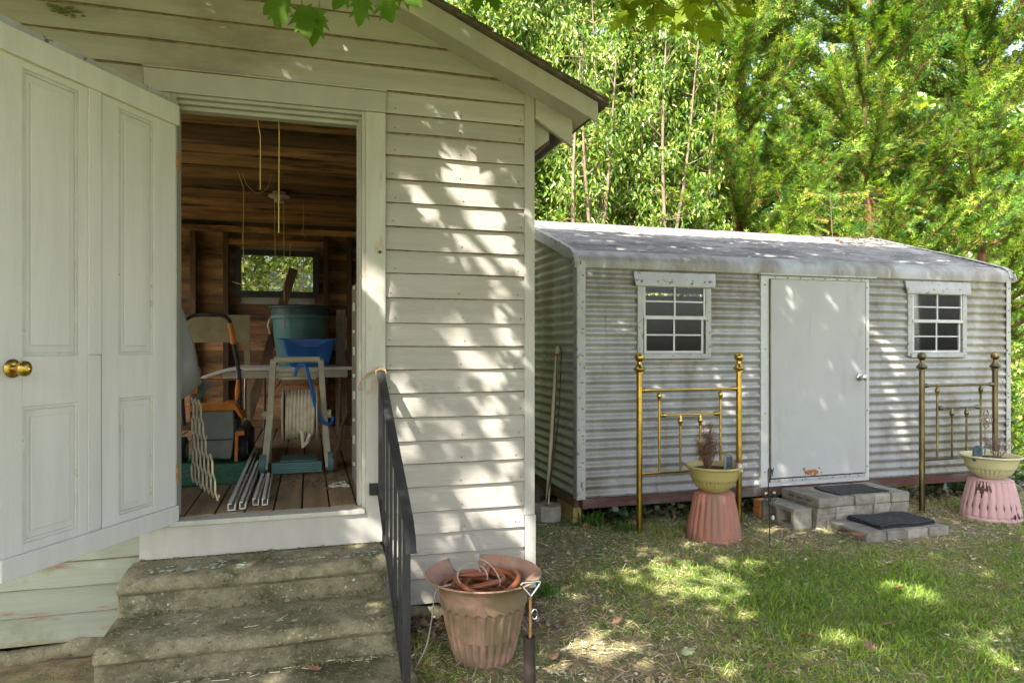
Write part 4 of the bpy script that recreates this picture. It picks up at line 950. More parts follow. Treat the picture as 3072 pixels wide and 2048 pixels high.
# ------------------------------------------------------------------ big planter with hose by the steps
PC = (0.765, 3.045)
def broken(r, z_, g, i):
    dz = 0
    if .02 <= z_ <= .255 and i < 9: r -= .015 * (1 - abs(math.sin(13 * g)))
    if 9 <= i <= 10: dz = .006 * math.cos(26 * g)
    gg = (g - R(98) + math.pi) % (2 * math.pi) - math.pi
    if i >= 12 and abs(gg) < .34 + .05 * math.sin(i * 9.7):
        k = max(0, min(1, (.34 - abs(gg)) / .05 + .3)); dz -= max(0, z_ - .29) * k
        r = r + (.205 - r) * k if r > .205 else r
    return r, dz
pr = [(.130, 0), (.138, .006), (.150, .05), (.160, .09), (.170, .13), (.178, .17), (.186, .21), (.192, .24), (.195, .252), (.1985, .258), (.2005, .27), (.203, .30), (.212, .335), (.240, .365), (.262, .378), (.268, .384), (.263, .389), (.240, .377), (.205, .340), (.190, .28), (.165, .12), (.001, .12)]
build('fluted_planter', MB().lathe(pr, (*PC, 0), 156, broken, cap1=False), M['terra_old'], None, loc=(*PC, 0), smooth=45, label='large faded terracotta planter with broken rim beside the concrete steps', category='planter')
pts = []; N_ = 380
for i in range(N_):
    a = i / N_ * 6.283 * 8.2; f = i / N_
    rr = .142 + .036 * math.sin(a * .37 + 1) + .016 * math.sin(a * 1.3); ox = .02 * math.sin(a * .23); oy = .02 * math.cos(a * .31)
    pts.append((PC[0] + ox + rr * math.cos(a), PC[1] + .01 + oy + rr * .92 * math.sin(a),   .235 + .125 * f + .022 * math.sin(a * 1.13 + f * 5) + .024 * math.sin(a + 1.2 * math.sin(a * .2)) * f))
pts += [(pts[-1][0] - .03, pts[-1][1] - .07, .355), (pts[-1][0] - .10, pts[-1][1] - .08, .362), (pts[-1][0] - .17, pts[-1][1] - .06, .362)]
build('garden_hose', MB().tube(pts, .0125, 8), M['orange_hose'], None, loc=(*PC, .25), smooth=60, label='rust orange rubber hose coiled in the large broken planter', category='hose')
mb = MB()
for (ax, ay, rr, ti, ph) in ((-.06, -.04, .075, .9, .3), (.02, -.02, .085, 1.2, 1.9)):
    u = Vector((math.cos(ph), math.sin(ph), 0)); w = Vector((-math.sin(ph) * math.cos(ti), math.cos(ph) * math.cos(ti), math.sin(ti)))
    c = Vector((PC[0] + ax, PC[1] + ay, .385)); mb.tube([c + u * rr * math.cos(g) + w * rr * .8 * math.sin(g) for g in np.linspace(-.5, 4.1, 24)], .0028, 5)
build('wire_loop', mb, M['galv_trim'], None, loc=(*PC, .385), label='loops of pale wire lying on the coiled orange hose', category='wire')
rp = curve_pts([(.585, 2.90, .395), (.545, 2.915, .384), (.52, 2.93, .35), (.505, 2.93, .24), (.485, 2.94, .13), (.45, 2.95, .05), (.42, 2.955, .015), (.395, 2.97, .022), (.405, 2.99, .05), (.44, 3.0, .07)], 40)
build('cord', MB().tube(rp, .0035, 5), M['grey_wood'], None, loc=(.5, 2.93, 0), label='beige cord hanging from the left rim of the broken planter', category='cord')
# ground stake and pipe
SXp, SYp = .853, 2.615
t = thing('ground_anchor', (SXp, SYp, .2), 'chrome triangular stake handle with rusty shaft in front of the planter', 'stake')
tri = [(SXp, SYp, .415), (SXp - .034, SYp, .455), (SXp - .040, SYp, .468), (SXp - .034, SYp, .474), (SXp + .034, SYp, .474), (SXp + .040, SYp, .468), (SXp + .034, SYp, .455), (SXp + .003, SYp, .418)]
build('handle', MB().tube(tri, .0055, 8), M['chrome'], t, smooth=60)
build('shaft', MB().tube([(SXp, SYp, .42), (SXp - .002, SYp, .24)], .0065, 8), M['rust_rod'], t, smooth=60)
build('ring', MB().tube([(SXp + .014 + .012 * math.cos(g), SYp - .006, .345 + .02 * math.sin(g)) for g in np.linspace(0, 6.283, 16)], .0028, 6), M['chrome'], t)
mb = MB().lathe([(.024, -.03), (.024, .255), (.019, .255), (.019, .1)], (SXp - .004, SYp, 0), 20, cap0=True, cap1=True); build('stake_pipe', mb, M['dark_brown_pipe'], None, loc=(SXp, SYp, 0), smooth=40, label='dark brown pipe upright in the ground holding the chrome stake', category='pipe')
# ------------------------------------------------------------------ things inside the outbuilding
F = 0.60
# hose reel cart
t = thing('hose_reel_cart', (-.08, 4.85, F), 'beige hose reel cart with teal feet wound with cream hose inside the doorway', 'hose reel')
for x_, s in ((-.225, -1), (.065, 1)):
    nm = 'side_frame'
    mb = MB().prism([(0, 0), (.05, 0), (.05, .01), (0, .01)], 0, .01); mb = MB()
    mb.beam((x_ + s * .055, 4.66, F + .02), (x_ + s * .03, 4.86, F + .36), .042, .06, up=(0, 1, 0)).beam((x_ + s * .055, 5.08, F + .02), (x_ + s * .03, 4.88, F + .36), .042, .05, up=(0, 1, 0)).beam((x_ + s * .03, 4.86, F + .34), (x_ + s * .005, 4.74, F + .735), .038, .048, up=(0, 1, 0))
    mb.beam((x_ + s * .048, 4.70, F + .12), (x_ + s * .048, 5.04, F + .12), .028, .035)
    build(nm, mb, M['beige_plastic'], t, bevel=.006)
    build('foot', MB().tube([(x_ + s * .048, 4.65, F + .065), (x_ + s * .083, 4.65, F + .065)], .066, 18).box(x_ + s * .066 - .018, x_ + s * .066 + .018, 4.66, 5.08, F, F + .05), M['teal_plastic'], t, smooth=40)
    build('hub', MB().tube([(x_ + s * .03, 4.87, F + .36), (x_ + s * .075, 4.87, F + .36)], .03, 14), M['beige_plastic'], t, smooth=40)
for k in range(5):
    build('front_bar', MB().beam((-.235, 4.655, F + .012 + .0135 * k), (.075, 4.655, F + .012 + .0135 * k), .05, .011), M['teal_plastic'], t)
build('handle', MB().tube([(-.225, 4.74, F + .735), (.065, 4.74, F + .735)], .021, 14), M['beige_plastic'], t, smooth=40)
for k in range(3): build('shelf_slat', MB().box(-.20, .04, 4.77 + .03 * k, 4.786 + .03 * k, F + .655 - .028 * k, F + .672 - .028 * k), M['beige_plastic'], t)
for x_ in (-.172, .045):
    build('flange', MB().lathe([(.05, -.006), (.182, -.006), (.188, 0), (.182, .006), (.05, .006)], n=36).xf(Matrix.Translation((x_, 4.87, F + .36)) @ Matrix.Rotation(R(90), 4, 'Y')), M['beige_plastic'], t, smooth=40)
pts = []
for L_ in range(2):
    for k in range(8 * 22):
        a = k / 22 * 6.283; u = k / (8 * 22); u = u if L_ == 0 else 1 - u
        pts.append((-.155 + .185 * u, 4.87 + (.135 + .023 * L_) * math.cos(a), F + .36 + (.135 + .023 * L_) * math.sin(a)))
pts += [(-.05, 4.70, F + .25), (-.04, 4.69, F + .16), (-.02, 4.69, F + .19), (0, 4.70, F + .25)]
build('wound_hose', MB().tube(pts, .0125, 8), M['hose'], t, smooth=60)
build('crank', MB().tube([(-.26, 4.87, F + .36), (-.31, 4.87, F + .36)], .012, 8), M['beige_plastic'], t)
build('teal_tray', MB().box(-.19, .05, 4.80, 5.05, F + .03, F + .06), M['teal_plastic'], t, bevel=.005)
build('leader_hose', MB().tube(curve_pts([(-.095, 4.70, F + .63), (-.08, 4.69, F + .68), (-.045, 4.68, F + .705), (-.02, 4.68, F + .68), (.005, 4.70, F + .58), (.035, 4.72, F + .43), (.075, 4.74, F + .33), (.115, 4.76, F + .30), (.145, 4.78, F + .31), (.148, 4.79, F + .345)], 40), .0115, 8), M['blue_plastic'], None, loc=(0, 4.72, F + .4), smooth=60, label='short blue leader hose draped over the hose reel handle', category='hose')
# mower
t = thing('lawn_mower', (-.62, 5.35, F), 'black and orange lawn mower with folding handle behind the lattice', 'lawn mower')
build('deck', MB().box(-.80, -.45, 5.28, 5.85, F + .10, F + .24), M['black_plastic'], t, bevel=.03)
build('grass_bag', MB().prism([(-.765, F + .06), (-.53, F + .03), (-.51, F + .20), (-.515, F + .375), (-.775, F + .375)], 5.14, 5.45), M['grey_plastic'], t, bevel=.015)
build('bag_band', MB().box(-.77, -.518, 5.133, 5.139, F + .17, F + .178), M['black_plastic'], t)
build('bag_lid', MB().prism([(-.79, F + .376), (-.505, F + .376), (-.48, F + .34), (-.45, F + .30), (-.455, F + .33), (-.50, F + .42), (-.585, F + .425), (-.60, F + .41), (-.79, F + .41)], 5.13, 5.46), M['orange_plastic'], t, bevel=.006)
build('side_trim', MB().prism([(-.505, F + .02), (-.485, F + .02), (-.48, F + .20), (-.44, F + .20), (-.44, F + .23), (-.50, F + .23)], 5.12, 5.16), M['orange_plastic'], t, bevel=.004)
for x_, y_ in ((-.455, 5.25), (-.85, 5.25), (-.45, 5.8), (-.84, 5.8)):
    w_ = build('wheel', MB().lathe([(.05, -.022), (.085, -.022), (.095, -.012), (.095, .012), (.085, .022), (.05, .022)], n=24).xf(Matrix.Translation((x_, y_, F + .096)) @ Matrix.Rotation(R(90), 4, 'Y')), M['black_rubber'], t, smooth=40)
    build('hub', MB().lathe([(.048, -.026), (.05, .026)], n=14).xf(Matrix.Translation((x_, y_, F + .096)) @ Matrix.Rotation(R(90), 4, 'Y')), M['grey_plastic'], w_)
hp = [(-.49, 5.31, F + .22), (-.49, 5.30, F + .40), (-.488, 5.30, F + .60), (-.52, 5.31, F + .79), (-.535, 5.32, F + .92), (-.555, 5.325, F + 1.0), (-.60, 5.335, F + 1.045), (-.68, 5.35, F + 1.05), (-.78, 5.39, F + 1.05), (-.84, 5.40, F + 1.03), (-.88, 5.41, F + .96), (-.89, 5.41, F + .6), (-.87, 5.4, F + .25)]
build('handle', MB().tube(curve_pts(hp, 60), .0135, 10), M['black_plastic'], t, smooth=50)
build('grip', MB().tube(curve_pts([(-.527, 5.30, F + .84), (-.54, 5.31, F + .93), (-.556, 5.315, F + .99)], 8), .019, 10), M['orange_plastic'], t, smooth=50)
build('clamp', MB().tube([(-.50, 5.29, F + .30), (-.487, 5.29, F + .38), (-.489, 5.29, F + .60)], [.018, .022, .014], 10), M['black_plastic'], t, smooth=50)
build('quick_lever', MB().tube([(-.505, 5.27, F + .44), (-.50, 5.27, F + .50), (-.495, 5.27, F + .585)], [.010, .017, .010], 8), M['orange_plastic'], t, smooth=50)
build('crossbar', MB().tube([(-.80, 5.37, F + .585), (-.49, 5.30, F + .585), (-.476, 5.30, F + .61), (-.476, 5.30, F + .66)], .006, 6), M['chrome'], t)
# folding table with can and blue pan
t = thing('folding_table', (-.27, 6.1, F), 'white folding table behind the hose reel with a bent left end', 'table')
mb = MB(); n = 14; vs = []
for i in range(n + 1):
    x_ = -.84 + 1.18 * i / n; z_ = F + .655 - (.07 * ((-.62 - x_) / .2) if x_ < -.62 else 0)
    for (yy, dz) in ((5.78, 0), (5.78, -.026), (6.55, -.026), (6.55, 0)): vs.append((x_, yy, z_ + dz))
mb.add(vs, [(i * 4 + k, i * 4 + (k + 1) % 4, (i + 1) * 4 + (k + 1) % 4, (i + 1) * 4 + k) for i in range(n) for k in range(4)] + [(0, 1, 2, 3), (n * 4 + 3, n * 4 + 2, n * 4 + 1, n * 4)])
build('tabletop', mb, M['white_vinyl'], t, bevel=.005)
build('apron', MB().box(-.66, .30, 5.80, 5.82, F + .57, F + .627), M['beige_plastic'], t)
for x_ in (-.36, .25, -.55):
    build('leg', MB().tube([(x_, 6.02 if x_ > -.5 else 6.48, F), (x_, 6.02 if x_ > -.5 else 6.48, F + .628)], .012, 8), M['chrome'], t)
build('brace', MB().tube([(-.35, 6.03, F + .40), (-.25, 6.03, F + .50), (-.2, 6.1, F + .62)], .006, 6), M['chrome'], t)
t = thing('trash_can', (-.08, 6.26, F + .656), 'teal plastic bin with darker lid standing on the folding table', 'bin')
build('body', MB().lathe([(.175, 0), (.19, .02), (.225, .30), (.232, .40), (.245, .405), (.25, .42), (.245, .435), (.235, .435)], (-.08, 6.27, F + .656), 40), M['teal_plastic'], t, smooth=50)
build('lid', MB().lathe([(.242, .436), (.240, .49), (.262, .495), (.264, .510), (.250, .520), (.10, .530), (.001, .531)], (-.08, 6.27, F + .656), 40, cap0=True), M['teal_dark'], t, smooth=50)
build('lid_handle', MB().box(-.10, .0, 6.20, 6.24, F + 1.186, F + 1.205), M['beige_plastic'], t, bevel=.004)
build('tape_strip', MB().beam((-.20, 6.035, F + 1.07), (-.205, 6.045, F + .98), .018, .003), M['white_vinyl'], t)
build('teal_handle', MB().tube([(-.33, 6.22, F + 1.06), (-.345, 6.20, F + 1.0), (-.325, 6.20, F + .93)], .008, 6), M['beige_plastic'], t)
mb = MB()
def rrect(x0, x1, y0, y1, z_, r=.03, n=5, dip=0):
    out = []
    for cx, cy, a0 in ((x1 - r, y1 - r, 0), (x0 + r, y1 - r, 90), (x0 + r, y0 + r, 180), (x1 - r, y0 + r, 270)):
        for k in range(n): a = R(a0 + 90 * k / (n - 1)); out.append((cx + r * math.cos(a), cy + r * math.sin(a), z_))
    m_ = []
    for a, b in zip(out, out[1:] + out[:1]):
        m_.append(a)
        for q in (1, 2, 3, 4, 5): m_.append(tuple(a[k] + (b[k] - a[k]) * q / 6 for k in range(3)))
    if dip: m_ = [(x_, y_, z2 - dip * max(0, 1 - (abs(x_ - (x0 + x1) / 2) / (.62 * (x1 - x0) / 2)) ** 6) if y_ < y0 + .02 else z2) for x_, y_, z2 in m_]
    return m_
bz = F + .656
L_ = [rrect(-.16, .15, 5.82, 5.99, bz + .005), rrect(-.19, .18, 5.80, 6.0, bz + .11), rrect(-.215, .205, 5.785, 6.01, bz + .222, dip=.06), rrect(-.25, .245, 5.765, 6.02, bz + .224, dip=.06), rrect(-.25, .245, 5.765, 6.02, bz + .234, dip=.06), rrect(-.205, .195, 5.795, 6.0, bz + .23, dip=.06), rrect(-.14, .13, 5.83, 5.98, bz + .02)]
n = len(L_[0])
for l in L_: mb.v += l
mb.f = [(i * n + k, i * n + (k + 1) % n, (i + 1) * n + (k + 1) % n, (i + 1) * n + k) for i in range(len(L_) - 1) for k in range(n)] + [tuple(range(n))[::-1], tuple((len(L_) - 1) * n + k for k in range(n))]
build('blue_tub', mb, M['blue_plastic'], None, loc=(0, 5.9, bz), smooth=40, label='bright blue plastic pan with a dipped front on the folding table', category='tub')
# boards and shelves
t = thing('fibreboard_table', (-.78, 6.8, F), 'olive brown board on one leg behind the mower handle', 'board')
build('board', MB().box(-1.06, -.535, 6.80, 6.82, F + .86, F + 1.115), M['plywood'], t); build('leg', MB().box(-.585, -.535, 6.80, 6.82, F, F + .859), M['plywood'], t)
build('leaning_plank', MB().beam((-.60, 6.98, F + .02), (-.155, 7.18, F + 1.60), .085, .028, up=(0, 1, 0)), M['dark_wood'], None, loc=(-.6, 6.98, F), label='dark plank leaning diagonally up across the small back window', category='plank')
build('leaning_board', MB().beam((.27, 6.5, F), (.285, 6.72, F + 1.17), .085, .02, up=(0, 1, 0)), M['grey_wood'], None, loc=(.27, 6.5, F), label='narrow grey board leaning upright to the right of the teal bin', category='board')
t = thing('shelf_unit', (.29, 4.32, F), 'tall dark shelf side with pale shelf pegs just inside the right jamb', 'shelf')
build('side_panel', MB().box(.255, .277, 4.10, 4.42, F, F + 1.19), M['grey_wood'], t, bevel=.003)
build('side_panel', MB().box(.62, .64, 4.10, 4.42, F, F + 1.19), M['grey_wood'], t)
for k in range(9):
    z_ = F + .12 + k * .13
    build('peg', MB().box(.243, .2545, 4.12, 4.135, z_, z_ + (.05 if k % 2 else .02)), M['white_vinyl'], t)
for k in range(4): build('shelf', MB().box(.278, .619, 4.11, 4.41, F + .05 + .36 * k, F + .07 + .36 * k), M['grey_wood'], t)
build('bent_bracket', MB().tube([(.15, 4.62, F + .02), (.16, 4.6, F + .12), (.185, 4.55, F + .20), (.195, 4.52, F + .30), (.235, 4.45, F + .42)], [.025, .022, .014, .014, .012], 6), M['dark_wood'], None, loc=(.15, 4.6, F), label='bent dark wooden handle leaning by the right foot of the hose reel', category='handle')
# lattice
t = thing('lattice', (-.55, 4.1, F), 'folded bare wood trellis lattice leaning just inside the left of the doorway', 'trellis')
A = Vector((-.668, 4.38, F)); e = Vector((.245, -.68, 0)); eL = e.length; e.normalize(); nrm = Vector((e.y, -e.x, 0))
def clip_seg(p, q):
    poly = [(0, 0), (eL, 0), (eL, .04), (.32 * eL, .52), (.10 * eL, .565), (0, .545)]
    t0, t1 = 0.0, 1.0
    for (ax, az), (bx, bz_) in zip(poly, poly[1:] + poly[:1]):
        nx, nz_ = -(bz_ - az), (bx - ax); d0 = (p[0] - ax) * nx + (p[1] - az) * nz_; d1 = (q[0] - ax) * nx + (q[1] - az) * nz_
        if d0 < 0 and d1 < 0: return None
        if d0 < 0: t0 = max(t0, d0 / (d0 - d1))
        elif d1 < 0: t1 = min(t1, d0 / (d0 - d1))
    if t1 - t0 < .06: return None
    L = lambda k: (p[0] + (q[0] - p[0]) * k, p[1] + (q[1] - p[1]) * k)
    return L(t0), L(t1)
poly_ = [(0, 0), (eL, 0), (eL, .04), (.32 * eL, .52), (.10 * eL, .565), (0, .545)]
def inside(u, v):
    c = False
    for (ax, az), (bx, bz_) in zip(poly_, poly_[1:] + poly_[:1]):
        if (az > v) != (bz_ > v) and u < (bx - ax) * (v - az) / (bz_ - az) + ax: c = not c
    return c
LP = lambda u, v, o: A + e * u + Vector((0, 0, v)) + nrm * o
for i in range(-8, 8):
    u, v = i * .095, .575; run = []
    def flush(run):
        if len(run) > 1: build('slat', MB().tube([LP(u_, v_, 0) for u_, v_ in run], .0052, 5), M['lattice'], t)
    while v > 0:
        for du, dv in ((.004, -.056), (.055, -.034)):
            if inside(u, v): run.append((u, v))
            else: flush(run); run = []
            u += du; v += dv
    flush(run)
    u, v = i * .095 + .004, .519; mb = MB()
    while v > 0:
        if inside(u, v) and inside(u - .036, v - .034): mb.beam(LP(u, v, .002), LP(u - .036, v - .034, .002), .007, .004, up=tuple(nrm))
        u += .059; v -= .090
    if mb.v: build('slat_link', mb, M['lattice'], t, kind='stuff')
# white channels on the floor
labs = ['longest white vinyl channel with a stepped end on the shed floor', 'white vinyl channel second from the left with a clip on it', 'third white vinyl channel short and dull on the floor boards', 'rightmost short white vinyl channel on the floor boards']
for (a, b, lab, ww) in (((-.375, 3.665), (-.40, 5.75), labs[0], .036), ((-.325, 3.685), (-.335, 5.0), labs[1], .030), ((-.268, 3.755), (-.272, 4.5), labs[2], .030), ((-.222, 3.745), (-.238, 4.5), labs[3], .030)):
    d = Vector((b[0] - a[0], b[1] - a[1], 0)); z_ = F + .002; w2 = ww / 2; mb = MB()
    mb.beam((a[0], a[1], z_ + .003), (b[0], b[1], z_ + .003), ww, .004).beam((a[0] - w2 + .002, a[1], z_ + .018), (b[0] - w2 + .002, b[1], z_ + .018), .004, .027).beam((a[0] + w2 - .002, a[1], z_ + .018), (b[0] + w2 - .002, b[1], z_ + .018), .004, .027)
    mb.beam((a[0] - w2 * .5, a[1] + .002, z_ + .034), (b[0] - w2 * .5, b[1], z_ + .034), ww * .52, .004)
    build('vinyl_channel', mb, M['white_vinyl'], None, loc=(a[0], a[1], F), label=lab, category='channel', group='white vinyl channels on the floor')
# turf mat
build('turf_mat', rug(-.92, -.36, 4.38, 5.6, F + .002, lambda x, y: .004 * math.sin(x * 14 + y * 5), th=.008), M['green_mat'], None, loc=(-.6, 5, F), label='green artificial turf mat on the floor under the lawn mower', category='mat')
# plastic bag hanging
mb = MB(); n = 20
for i, (z_, r) in enumerate([(1.66, .012), (1.62, .03), (1.55, .05), (1.45, .085), (1.36, .11), (1.28, .125), (1.22, .11), (1.16, .06), (1.13, .02)]):
    for k in range(n):
        g = 6.283 * k / n; rr = r * (1 + .16 * math.sin(g * 3 + i) + .1 * math.sin(g * 7 + i * 2)); mb.v.append((-.70 + rr * math.cos(g), 4.10 + rr * .8 * math.sin(g), z_))
mb.f = [(i * n + k, i * n + (k + 1) % n, (i + 1) * n + (k + 1) % n, (i + 1) * n + k) for i in range(8) for k in range(n)] + [tuple(8 * n + k for k in range(n))]
o = build('plastic_bag', mb, M['white_bag'], None, loc=(-.7, 4.1, 1.3), smooth=60, label='cloudy clear plastic bag hanging inside the left edge of the doorway', category='bag')
ca = o.data.attributes.new('col', 'FLOAT_COLOR', 'POINT'); ca.data.foreach_set('color', np.tile([.5, .5, .48, 1], len(o.data.vertices)).astype(np.float32))
build('coat_peg', MB().tube([(-.76, 4.16, 1.675), (-.62, 4.06, 1.672), (-.605, 4.05, 1.66)], .010, 6), M['bark'], None, loc=(-.7, 4.1, 1.67), label='short wooden peg above the plastic bag', category='peg')
# rake
t = thing('leaf_rake', (-.675, 4.60, F), 'leaf rake with dark green tines and orange clip standing tines up', 'rake')
build('rake_shaft', MB().tube([(-.70, 4.66, F), (-.68, 4.62, F + .50)], .012, 8), M['grey_wood'], t); build('clip', MB().box(-.705, -.665, 4.595, 4.63, F + .53, F + .585), M['orange_plastic'], t, bevel=.005)
for k in range(6): build('tine', MB().tube([(-.675 + .004 * k, 4.61, F + .5), (-.655 + .018 * k, 4.60, F + .605)], .003, 5), M['teal_plastic'], t)
# strings and lamp holder
t = thing('lamp_holder', (-.24, 5.9, 2.6), 'porcelain lamp holder with pull cords on the board ceiling', 'lamp holder')
build('base', MB().lathe([(.052, .085), (.052, .062), (.085, .055), (.085, .043), (.04, .028), (.036, 0), (.028, 0), (.001, .01)], (-.24, 5.9, 2.60), 24), M['porcelain'], t, smooth=50)
for x_, zb_ in ((-.275, 1.86 + .3), (-.205, 1.80)): build('pull_cord', MB().tube([(x_, 5.90, 2.61), (x_ + .004, 5.90, zb_)], .0032, 5), M['string'], t)
def string(pts, label, r=.0022): build('string', MB().tube(pts, r, 5), M['string'], None, loc=pts[0], label=label, category='string')
string([(-.155, 3.80, 2.68), (-.158, 3.80, 2.63), (-.155, 3.80, 2.55), (-.157, 3.80, 2.02)], 'long yellow pull string hanging down the middle of the doorway', .003)
string([(-.265, 3.80, 2.62), (-.248, 3.80, 2.52), (-.249, 3.80, 2.24)], 'shorter yellow string left of the long pull string', .0026)
string([(-.50, 5.3, 2.69), (-.46, 5.3, 2.57), (-.46, 5.3, 2.40), (-.465, 5.3, 2.2), (-.455, 5.3, 1.95)], 'thin dusty string hanging left of the lamp holder', .003)
string(curve_pts([(-.47, 5.3, 2.69), (-.44, 5.3, 2.60), (-.37, 5.3, 2.54), (-.30, 5.3, 2.58), (-.27, 5.3, 2.69)], 16), 'looped cord sagging from the ceiling left of the lamp holder', .0022)
string([(-.05, 5.9, 2.60), (-.05, 5.9, 2.42), (-.06, 5.9, 2.36), (-.04, 5.9, 2.33)], 'short string with a knot right of the lamp holder', .003)
string(curve_pts([(-.18, 7.1, 2.45), (-.20, 7.1, 2.25), (-.28, 7.1, 2.12), (-.42, 7.1, 2.03), (-.60, 7.1, 2.02), (-.72, 7.1, 2.05)], 20), 'dark twig like cable hanging across the back window', .005)
# floor debris
mb = MB()
for i in range(90):
    x_ = .08 + rnd.gauss(0, .11); y_ = 4.42 + rnd.gauss(0, .16); r_ = rnd.uniform(.005, .022)
    if x_ > .23 or y_ < 3.8: continue
    a = rnd.random() * 6.3; mb.add([(x_ + r_ * math.cos(a), y_ + r_ * math.sin(a), F + .002), (x_ - r_ * .4 * math.sin(a), y_ + r_ * .4 * math.cos(a), F + .010), (x_ - r_ * math.cos(a), y_ - r_ * math.sin(a), F + .003), (x_ + r_ * .4 * math.sin(a), y_ - r_ * .4 * math.cos(a), F + .006)], [(0, 1, 2, 3)])
build('leaf_debris', mb, M['brownleaf'], None, kind='stuff', label='dry leaf crumbs on the floor boards inside the doorway', category='debris')
mb = MB()
for k in range(3): mb.tube(curve_pts([(.11 + .03 * math.sin(j * 2.1 + k) + .022 * j, 4.16 + .07 * math.sin(j * 1.3 + k * 2), F + .006 + .003 * k) for j in range(6)], 24), .0035, 5)
build('white_rope', mb, M['white_vinyl'], None, loc=(.15, 4.15, F), label='tangle of thin white rope on the floor by the right jamb', category='rope')
WALL= [(0.74, 2.44, 0.088, 0.028), (0.83, 2.35, 0.036, 0.034), (0.67, 2.31, 0.059, 0.023), (1.09, 2.3, 0.054, 0.029), (0.53, 2.22, 0.023, 0.045), (0.74, 2.22, 0.065, 0.051), (0.86, 2.21, 0.053, 0.046), (0.94, 2.22, 0.042, 0.052), (1.11, 2.22, 0.036, 0.035), (0.71, 2.09, 0.035, 0.045), (0.89, 2.1, 0.077, 0.052), (0.99, 2.08, 0.054, 0.046), (1.03, 2.11, 0.024, 0.035), (0.66, 2.05, 0.023, 0.017), (0.69, 1.97, 0.029, 0.04), (0.87, 1.97, 0.071, 0.046), (1.05, 1.99, 0.054, 0.029), (0.4, 1.83, 0.023, 0.028), (0.88, 1.86, 0.03, 0.057), (0.96, 1.86, 0.042, 0.029), (1.06, 1.85, 0.048, 0.046), (0.45, 1.72, 0.04, 0.039), (1.0, 1.72, 0.078, 0.052), (1.09, 1.72, 0.042, 0.052), (0.64, 1.57, 0.035, 0.034), (0.77, 1.56, 0.118, 0.017), (1.06, 1.59, 0.072, 0.052), (0.75, 1.47, 0.106, 0.04), (0.91, 1.47, 0.036, 0.034), (1.02, 1.47, 0.072, 0.035), (0.8, 1.35, 0.101, 0.046), (1.08, 1.35, 0.048, 0.047), (0.41, 1.33, 0.029, 0.033), (0.83, 1.21, 0.095, 0.04), (0.95, 1.21, 0.072, 0.04), (0.42, 1.22, 0.04, 0.044), (0.54, 1.2, 0.035, 0.028), (1.08, 1.22, 0.036, 0.041), (0.76, 1.11, 0.041, 0.04), (0.96, 1.11, 0.072, 0.035), (1.03, 1.08, 0.054, 0.029), (0.5, 1.1, 0.064, 0.039), (0.47, 0.97, 0.052, 0.044), (0.74, 0.98, 0.071, 0.045), (0.97, 0.97, 0.072, 0.046), (0.5, 0.85, 0.069, 0.044), (0.77, 0.86, 0.083, 0.045), (0.99, 0.87, 0.054, 0.035), (1.06, 0.83, 0.06, 0.023), (0.61, 0.71, 0.035, 0.034), (0.79, 0.73, 0.106, 0.045), (1.06, 0.74, 0.06, 0.035), (0.77, 0.61, 0.089, 0.051), (0.93, 0.59, 0.072, 0.046), (1.06, 0.61, 0.066, 0.052), (0.84, 0.48, 0.071, 0.046), (1.0, 0.47, 0.108, 0.046), (0.66, 0.48, 0.07, 0.034), (0.56, 0.39, 0.017, 0.022), (0.68, 0.36, 0.082, 0.039), (0.91, 0.37, 0.096, 0.046), (1.09, 0.36, 0.061, 0.047), (0.53, 0.24, 0.035, 0.033), (1.0, 0.28, 0.09, 0.023), (0.61, 0.28, 0.029, 0.028), (0.26, 1.78, 0.014, 0.103), (0.26, 1.23, 0.014, 0.342), (0.25, 0.75, 0.017, 0.137), (0.2, 0.48, 0.102, 0.034), (0.35, 0.51, 0.034, 0.034)]
SHED= [(4.07, 1.83, 0.075, 0.145), (3.85, 0.42, 0.072, 0.143), (3.95, 0.33, 0.043, 0.086), (4.99, 1.54, 0.106, 0.151), (5.1, 1.3, 0.122, 0.152), (4.99, 1.15, 0.091, 0.091), (5.14, 0.99, 0.122, 0.091), (5.03, 1.63, 0.121, 0.061), (5.77, 1.11, 0.078, 0.047), (3.23, 1.21, 0.069, 0.042), (3.31, 1.14, 0.07, 0.042), (3.13, 0.77, 0.083, 0.055), (2.76, 1.07, 0.054, 0.033), (2.82, 0.44, 0.109, 0.068), (3.55, 0.35, 0.085, 0.085), (2.29, 1.68, 0.053, 0.032), (2.67, 0.72, 0.054, 0.041), (3.55, 0.6, 0.042, 0.085), (5.18, 0.63, 0.091, 0.091), (5.33, 0.78, 0.092, 0.061), (6.3, 1.55, 0.096, 0.064), (2.2, 1.0, 0.047, 0.032), (3.42, 0.86, 0.056, 0.056), (5.1, 0.81, 0.122, 0.091)]
GROUND= [(2.31, 3.91, 0.258, 0.172), (2.31, 3.53, 0.217, 0.205), (2.72, 3.79, 0.129, 0.127), (1.95, 3.64, 0.158, 0.161), (1.84, 3.91, 0.146, 0.089), (1.38, 3.04, 0.21, 0.19), (1.2, 2.91, 0.168, 0.152), (1.6, 2.65, 0.117, 0.08), (2.58, 2.76, 0.149, 0.132), (2.6, 2.66, 0.064, 0.076), (3.33, 3.11, 0.115, 0.136), (3.14, 2.52, 0.113, 0.114), (2.63, 2.35, 0.132, 0.08), (2.98, 2.33, 0.075, 0.072), (1.76, 2.61, 0.073, 0.065), (2.66, 4.27, 0.095, 0.084), (2.28, 4.3, 0.07, 0.08), (2.19, 3.19, 0.09, 0.098), (3.28, 3.18, 0.078, 0.113), (4.05, 3.26, 0.084, 0.092), (2.25, 2.63, 0.046, 0.053), (1.42, 3.91, 0.081, 0.071), (1.44, 3.62, 0.076, 0.062)]
